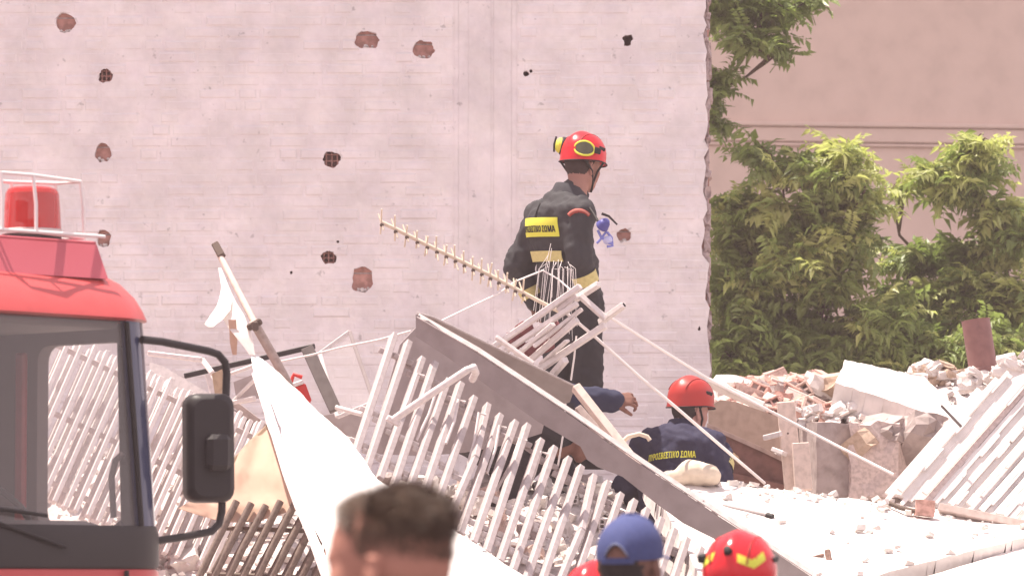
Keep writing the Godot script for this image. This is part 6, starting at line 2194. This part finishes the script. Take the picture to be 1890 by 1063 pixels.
func build_rubble():
	rng.seed = 1234
	var bricks := []
	var chunks := []
	for k in 6:
		bricks.append(brick_mesh(k % 2 == 0))
	for k in 8:
		chunks.append(_lump(Vector3(rng.randf_range(0.7, 1.3), rng.randf_range(0.5, 0.9), rng.randf_range(0.7, 1.2)), 0.07, 3, 0.2))
	# brick heap on the right: u, v, depth
	for k in 74:
		var u := rng.randf_range(1335, 1548)
		var crest := 698.0 + absf(u - 1440) * 0.06 + rng.randf_range(0, 14)
		if u < 1372:
			crest += (1372 - u) * 0.5
		var v := crest + rng.randf() * 62.0
		if k < 14:
			u = 1350 + k * 14.5
			v = 706.0 + rng.randf_range(-4, 8) + maxf(0, 1372 - u) * 0.4
		var p := at(u, v, 26.9 - (v - 690.0) * 0.012)
		var tone := rng.randi() % 3
		var o := put("heap_brick", bricks[rng.randi() % 6], [M.brick_dust, M.brick_pink, M.brick_white][tone], null, Transform3D(rot3() * Basis.from_scale(Vector3.ONE * rng.randf_range(0.8, 1.25)), p))
		tag(o, ["red", "pale pink", "whitened"][tone] + " broken brick in the heap right of the wall edge", "brick", "bricks in the heap right of the wall edge")
	for k in 60:
		var p := at(rng.randf_range(1455, 1665), rng.randf_range(752, 792), rng.randf_range(25.7, 26.1))
		var o := put("heap_stone", chunks[rng.randi() % 8], M.plaster if k % 2 else M.slab_white, null, Transform3D(rot3() * Basis.from_scale(Vector3(1.2, 0.8, 1.0) * rng.randf_range(0.035, 0.1)), p))
		tag(o, "white crumbled concrete lump on top of the grey block", "rubble", "concrete lumps on the grey block")
	var tones := [["pinkish", M.rough_pink], ["beige", M.tan_rubble], ["dusty white", M.plaster], ["grey", M.concrete]]
	for k in 34:
		var u := rng.randf_range(1345, 1680)
		var p := at(u, rng.randf_range(712, 775), 26.45)
		if k < 10:
			p = at(rng.randf_range(1570, 1760), rng.randf_range(785, 815), 25.6)
		var tn: Array = tones[rng.randi() % 4]
		var o := put("concrete_chunk", chunks[rng.randi() % 8], tn[1], null, Transform3D(rot3() * Basis.from_scale(Vector3(1.25, 0.75, 1.0) * rng.randf_range(0.12, 0.3)), p))
		tag(o, tn[0] + " broken chunk under the topmost slab of the right heap" if k < 10 else tn[0] + " broken chunk among the bricks of the right heap", "rubble", "chunks in the right heap")
	for k in 14:
		var p := at(rng.randf_range(1690, 1785), rng.randf_range(674, 715), 26.6)
		var o := put("heap_stone", chunks[rng.randi() % 8], M.tan_rubble if k % 3 else M.plaster, null, Transform3D(rot3() * Basis.from_scale(Vector3(1.3, 0.7, 1.0) * rng.randf_range(0.06, 0.11)), p))
		tag(o, "tan rubble lump beside the clay pipe", "rubble", "tan rubble beside the clay pipe")
	for k in 26:
		var p := at(rng.randf_range(1780, 1900), rng.randf_range(688, 716), 26.15)
		if k < 9:
			p = at(rng.randf_range(1845, 1900), rng.randf_range(650, 690), 26.0)
		var o := put("heap_stone", chunks[rng.randi() % 8], M.slab_white, null, Transform3D(rot3() * Basis.from_scale(Vector3(1.3, 0.7, 1.0) * rng.randf_range(0.06, 0.12)), p))
		tag(o, "white rubble lump right of the clay pipe", "rubble", "white rubble right of the clay pipe")
	# lumps lying on the mound under the railings
	var n := 0
	while n < 150:
		var d := rng.randf_range(22.4, 25.6)
		var u := rng.randf_range(290, 1190)
		var x := (u - 945.0) / LENS * d
		var s := rng.randf_range(0.04, 0.13)
		var y := mound_h(x, d) + s * 0.2
		var o := put("rubble_stone", chunks[rng.randi() % 8] if rng.randf() < 0.7 else bricks[rng.randi() % 6], [M.plaster, M.slab_white, M.concrete, M.brick_pink, M.plaster][rng.randi() % 5], null, Transform3D(rot3() * Basis.from_scale(Vector3.ONE * s), Vector3(x, y, -d)))
		if o.mesh in bricks:
			o.transform.basis = rot3() * Basis.from_scale(Vector3.ONE * rng.randf_range(0.6, 1.0))
		var kind_of := "hollow brick fragment" if o.mesh in bricks else "broken lump"
		var tone_of: String = {M.plaster: "off-white plaster", M.slab_white: "bright white", M.concrete: "grey concrete", M.brick_pink: "dusty pink"}[o.material_override]
		tag(o, tone_of + " " + kind_of + " on the rubble slope behind the railings", "rubble", "lumps on the slope behind the railings")
		n += 1
	# fine crumbs everywhere
	var mb := MB.new()
	for k in 7000:
		var d := rng.randf_range(21.8, 27.6)
		var x := rng.randf_range(-3.2, 3.2)
		if x > 0.6 and d < 25.9:
			continue
		var s := pow(rng.randf(), 2.5) * 0.05 + 0.01
		var xf := Transform3D(rot3(), Vector3(x, mound_h(x, d) + s * 0.15, -d))
		mb.box(xf, Vector3(s, s * rng.randf_range(0.4, 1.0), s * rng.randf_range(0.5, 1.3)), 0.0)
	var cr := put("rubble_crumbs", mb.mesh(), M.plaster)
	tag(cr, "fine white rubble crumbs strewn over the slope", "rubble")
	cr.set_meta("kind", "stuff")

func more_materials():
	var vc := mat("vertex_cloth", Color(1, 1, 1), 0.8)
	vc.vertex_color_use_as_albedo = true
	vc.normal_enabled = true
	vc.normal_texture = bump_tex(91, 0.05, 1.4)
	vc.uv1_triplanar = true
	vc.uv1_scale = Vector3.ONE * 6.0
	var hs := mat("hair_strand", Color(1, 1, 1), 0.45)
	hs.vertex_color_use_as_albedo = true
	mat("helmet", Color(0.62, 0.02, 0.03), 0.28)
	mat("helmet_seam", Color(0.22, 0.015, 0.015), 0.5)
	mat("helmet_dull", Color(0.40, 0.035, 0.03), 0.38)
	mat("helmet_gloss", Color(0.66, 0.02, 0.03), 0.22)
	mat("hivis", Color(0.72, 0.7, 0.08), 0.6)
	mat("band", Color(0.6, 0.52, 0.22), 0.6, 0.12, 6.0)
	mat("ink", Color(0.02, 0.02, 0.022), 0.8)
	mat("jacket", Color(0.045, 0.045, 0.052), 0.85)
	mat("jacket_navy", Color(0.024, 0.026, 0.056), 0.85)
	mat("black_rubber", Color(0.018, 0.016, 0.016), 0.6)
	mat("olive_lens", Color(0.09, 0.09, 0.055), 0.15)
	mat("patch_red", Color(0.35, 0.05, 0.04), 0.8)
	mat("patch_pale", Color(0.55, 0.2, 0.16), 0.8)
	mat("mask_blue", Color(0.07, 0.07, 0.26), 0.5)
	mat("mask_strap", Color(0.2, 0.22, 0.55), 0.5)
	mat("mask_pale", Color(0.45, 0.46, 0.68), 0.4)
	mat("cap_blue", Color(0.06, 0.075, 0.19), 0.85, 0.1, 8.0, 0.5)
	mat("cap_trim", Color(0.2, 0.22, 0.32), 0.8)

	mat("truck_red", Color(0.52, 0.08, 0.08), 0.3, 0.07, 1.5)
	mat("box_red", Color(0.52, 0.115, 0.145), 0.6)
	mat("truck_white", Color(0.7, 0.68, 0.66), 0.4)
	mat("black_plastic", Color(0.028, 0.025, 0.026), 0.5)
	mat("cab_trim", Color(0.16, 0.13, 0.12), 0.9)
	mat("cab_trim_light", Color(0.3, 0.26, 0.24), 0.9)
	mat("post_blue", Color(0.05, 0.06, 0.11), 0.12)
	mat("lamp_glass", Color(0.6, 0.6, 0.6), 0.1)
	mat("dull_steel", Color(0.5, 0.48, 0.47), 0.35, 0.0, 1.0, 0.0, 0.8)
	mat("white_wire", Color(0.78, 0.72, 0.70), 0.5)
	mat("reflector_red", Color(0.45, 0.03, 0.02), 0.3)
	var g := mat("windscreen", Color(0.42, 0.37, 0.35), 0.03)
	g.transparency = BaseMaterial3D.TRANSPARENCY_ALPHA
	g.albedo_color.a = 0.1
	g = mat("dusty_glass", Color(0.62, 0.56, 0.55), 0.25)
	g.transparency = BaseMaterial3D.TRANSPARENCY_ALPHA
	g.albedo_color.a = 0.2
	g = mat("beacon_red", Color(0.52, 0.008, 0.006), 0.06)
	g.transparency = BaseMaterial3D.TRANSPARENCY_ALPHA
	g.albedo_color.a = 0.68
	mat("rail_paint", Color(0.46, 0.40, 0.395), 0.6, 0.15, 4.0)  # white railing darkened in colour to stand for shade
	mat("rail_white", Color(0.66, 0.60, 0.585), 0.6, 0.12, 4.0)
	mat("rail_brown", Color(0.21, 0.165, 0.14), 0.8, 0.25, 5.0)  # brown carries the shade under the tarpaulin
	mat("sheet_grey", Color(0.36, 0.31, 0.305), 0.8, 0.12, 1.2)
	mat("steel", Color(0.29, 0.25, 0.245), 0.55, 0.14, 1.0, 0.4)
	mat("steel_edge", Color(0.42, 0.37, 0.36), 0.6, 0.2, 3.0)
	mat("steel_dark", Color(0.13, 0.11, 0.105), 0.7, 0.2, 2.0)
	mat("timber_pale", Color(0.68, 0.55, 0.48), 0.85, 0.15, 3.0)
	mat("timber_dust", Color(0.42, 0.34, 0.31), 0.9, 0.2, 3.0)
	mat("cream_plastic", Color(0.66, 0.56, 0.44), 0.6, 0.1, 3.0)
	mat("clip_brown", Color(0.11, 0.08, 0.065), 0.8)
	mat("dark_red_cloth", Color(0.16, 0.05, 0.055), 0.9)
	var t := mat("tarp_white", Color(0.8, 0.77, 0.75), 0.8)
	t.backlight_enabled = true
	t.backlight = Color(0.4, 0.38, 0.36)
	t = mat("tarp_flap", Color(0.8, 0.77, 0.75), 0.8)
	t.backlight_enabled = true
	t.backlight = Color(0.85, 0.83, 0.8)
	t = mat("tarp_peach", Color(0.6, 0.42, 0.32), 0.85, 0.05, 1.5)
	t.backlight_enabled = true
	t.backlight = Color(0.6, 0.42, 0.34)
	mat("tan_cloth", Color(0.42, 0.31, 0.22), 0.9, 0.15, 3.0)
	mat("can_red", Color(0.5, 0.03, 0.025), 0.45)
	mat("slab_white", Color(0.70, 0.65, 0.62), 0.95, 0.13, 1.2, 0.8)
	mat("concrete", Color(0.36, 0.30, 0.285), 0.95, 0.25, 1.5, 1.5)
	mat("rough_pink", Color(0.56, 0.46, 0.43), 0.95, 0.22, 5.0, 2.5)
	mat("board_tan", Color(0.33, 0.235, 0.185), 0.8, 0.15, 2.0)
	mat("board_brown", Color(0.19, 0.095, 0.08), 0.7, 0.2, 2.0)
	mat("board_pale", Color(0.42, 0.31, 0.27), 0.8, 0.15, 2.0)
	mat("clay", Color(0.23, 0.115, 0.105), 0.5, 0.15, 2.0)
	mat("cream_sack", Color(0.62, 0.53, 0.42), 0.9, 0.1, 3.0)
	mat("brick_white", Color(0.6, 0.5, 0.46), 0.95, 0.25, 4.0, 1.5)
	mat("brick_dust", Color(0.50, 0.30, 0.255), 0.95, 0.3, 4.0, 1.5)
	mat("brick_pink", Color(0.52, 0.38, 0.33), 0.95, 0.3, 4.0, 1.5)
	mat("tan_rubble", Color(0.5, 0.38, 0.29), 0.95, 0.25, 4.0, 1.5)
	mat("rust", Color(0.25, 0.16, 0.13), 0.9, 0.3, 6.0)

func light_and_lens():
	var cam := Camera3D.new()
	cam.name = "camera"
	cam.fov = rad_to_deg(2.0 * atan(531.5 / LENS))
	cam.near = 0.5
	cam.far = 900.0
	cam.position = EYE
	cam.rotation = Vector3(PITCH, 0, 0)
	var lens := CameraAttributesPhysical.new()
	lens.frustum_focal_length = 12.0 * LENS / 531.5
	lens.frustum_focus_distance = 25.0
	lens.frustum_near = 0.5
	lens.frustum_far = 900.0
	lens.exposure_aperture = 7.0
	cam.attributes = lens
	add_child(cam)
	cam.current = true
	var env := Environment.new()
	env.background_mode = Environment.BG_SKY
	var sky := Sky.new()
	var sm := ProceduralSkyMaterial.new()
	sm.sky_top_color = Color(0.72, 0.69, 0.73)
	sm.sky_horizon_color = Color(0.96, 0.89, 0.89)
	sm.sky_curve = 0.2
	sm.ground_horizon_color = Color(0.80, 0.74, 0.74)
	sm.ground_bottom_color = Color(0.6, 0.55, 0.54)
	sm.sky_energy_multiplier = 1.0
	sky.sky_material = sm
	env.sky = sky
	env.tonemap_mode = Environment.TONE_MAPPER_LINEAR
	env.tonemap_exposure = 2.14
	env.sdfgi_enabled = true
	env.ssao_enabled = true
	env.ssil_enabled = true
	env.fog_enabled = true
	env.fog_density = 0.002
	env.fog_light_color = Color(0.93, 0.84, 0.84)
	var we := WorldEnvironment.new()
	we.name = "world_environment"
	we.environment = env
	add_child(we)
	var sun := DirectionalLight3D.new()
	sun.name = "sun"
	sun.light_energy = 1.5
	sun.light_color = Color(1.0, 0.95, 0.9)
	sun.light_angular_distance = 0.5
	sun.shadow_enabled = true
	add_child(sun)
	sun.look_at_from_position(SUN_FROM * 30.0, Vector3.ZERO, Vector3(0, 0, 1))
func materials():
	var pm := mat("paint", Color(0.66, 0.56, 0.565), 0.85, 0.10, 0.35, 1.8)
	pm.albedo_texture = paint_texture()
	mat("terracotta", Color(0.50, 0.28, 0.24), 0.95, 0.25, 2.0, 1.0)
	mat("broken_edge", Color(0.42, 0.34, 0.33), 0.95, 0.3, 3.0, 1.5)
	mat("plaster", Color(0.62, 0.57, 0.54), 0.95, 0.2, 2.0, 1.0)
	mat("beige", Color(0.64, 0.50, 0.425), 0.9, 0.06, 0.4, 0.3)
	mat("asphalt", Color(0.09, 0.085, 0.085), 0.95, 0.25, 1.0, 1.0)
	mat("dust", Color(0.55, 0.49, 0.47), 0.95, 0.3, 1.5, 2.0)
	mat("bark", Color(0.13, 0.09, 0.07), 0.95, 0.3, 3.0, 2.0)
	for l in [["leaf_mid", Color(0.15, 0.195, 0.065)], ["leaf_fresh", Color(0.34, 0.37, 0.15)]]:  # second, paler colour: young growth and sunlight painted on leaves
		var m := mat(l[0], l[1], 0.42)
		m.backlight_enabled = true
		m.backlight = Color(l[1].r * 1.3, l[1].g * 1.35, l[1].b * 0.9).linear_to_srgb()

# old white paint: faint patches, with sparse grey scuffs and flecks of dirt
func paint_texture() -> ImageTexture:
	var n := 1024
	var im := Image.create(n, n, false, Image.FORMAT_RGB8)
	var a := FastNoiseLite.new()
	a.seed = 7
	a.frequency = 0.006
	a.fractal_octaves = 4
	var b := FastNoiseLite.new()
	b.seed = 19
	b.frequency = 0.035
	b.fractal_octaves = 3
	var c := FastNoiseLite.new()
	c.seed = 23
	c.frequency = 0.011
	var ia := a.get_seamless_image(n, n)
	var ib := b.get_seamless_image(n, n)
	var ic := c.get_seamless_image(n, n)
	for y in n:
		for x in n:
			var base := lerpf(0.83, 1.10, ia.get_pixel(x, y).r) * lerpf(0.95, 1.04, ib.get_pixel(y, x).r)
			var fleck := smoothstep(0.74, 0.9, ib.get_pixel(x, y).r) * smoothstep(0.45, 0.75, ic.get_pixel(x, y).r)
			var warm := ic.get_pixel(y, x).r
			var k := base * (1.0 - 0.34 * fleck)
			im.set_pixel(x, y, Color(0.745 * k, (0.685 + 0.012 * warm) * k, (0.70 - 0.022 * warm) * k).linear_to_srgb())
	return ImageTexture.create_from_image(im)

func _ready():
	light_and_lens()
	materials()
	more_materials()
	folds.seed = 3
	folds.frequency = 0.075
	folds.fractal_octaves = 3
	build_ground()
	build_wall()
	build_far_house()
	build_trees()
	build_standing_firefighter()
	build_kneeling_firefighter()
	build_stooping_firefighter()
	build_onlookers()
	build_truck()
	build_channel()
	build_railings()
	build_antenna()
	build_cables()
	build_tarps()
	build_left_wreck()
	build_right_wreck()
	build_rubble()
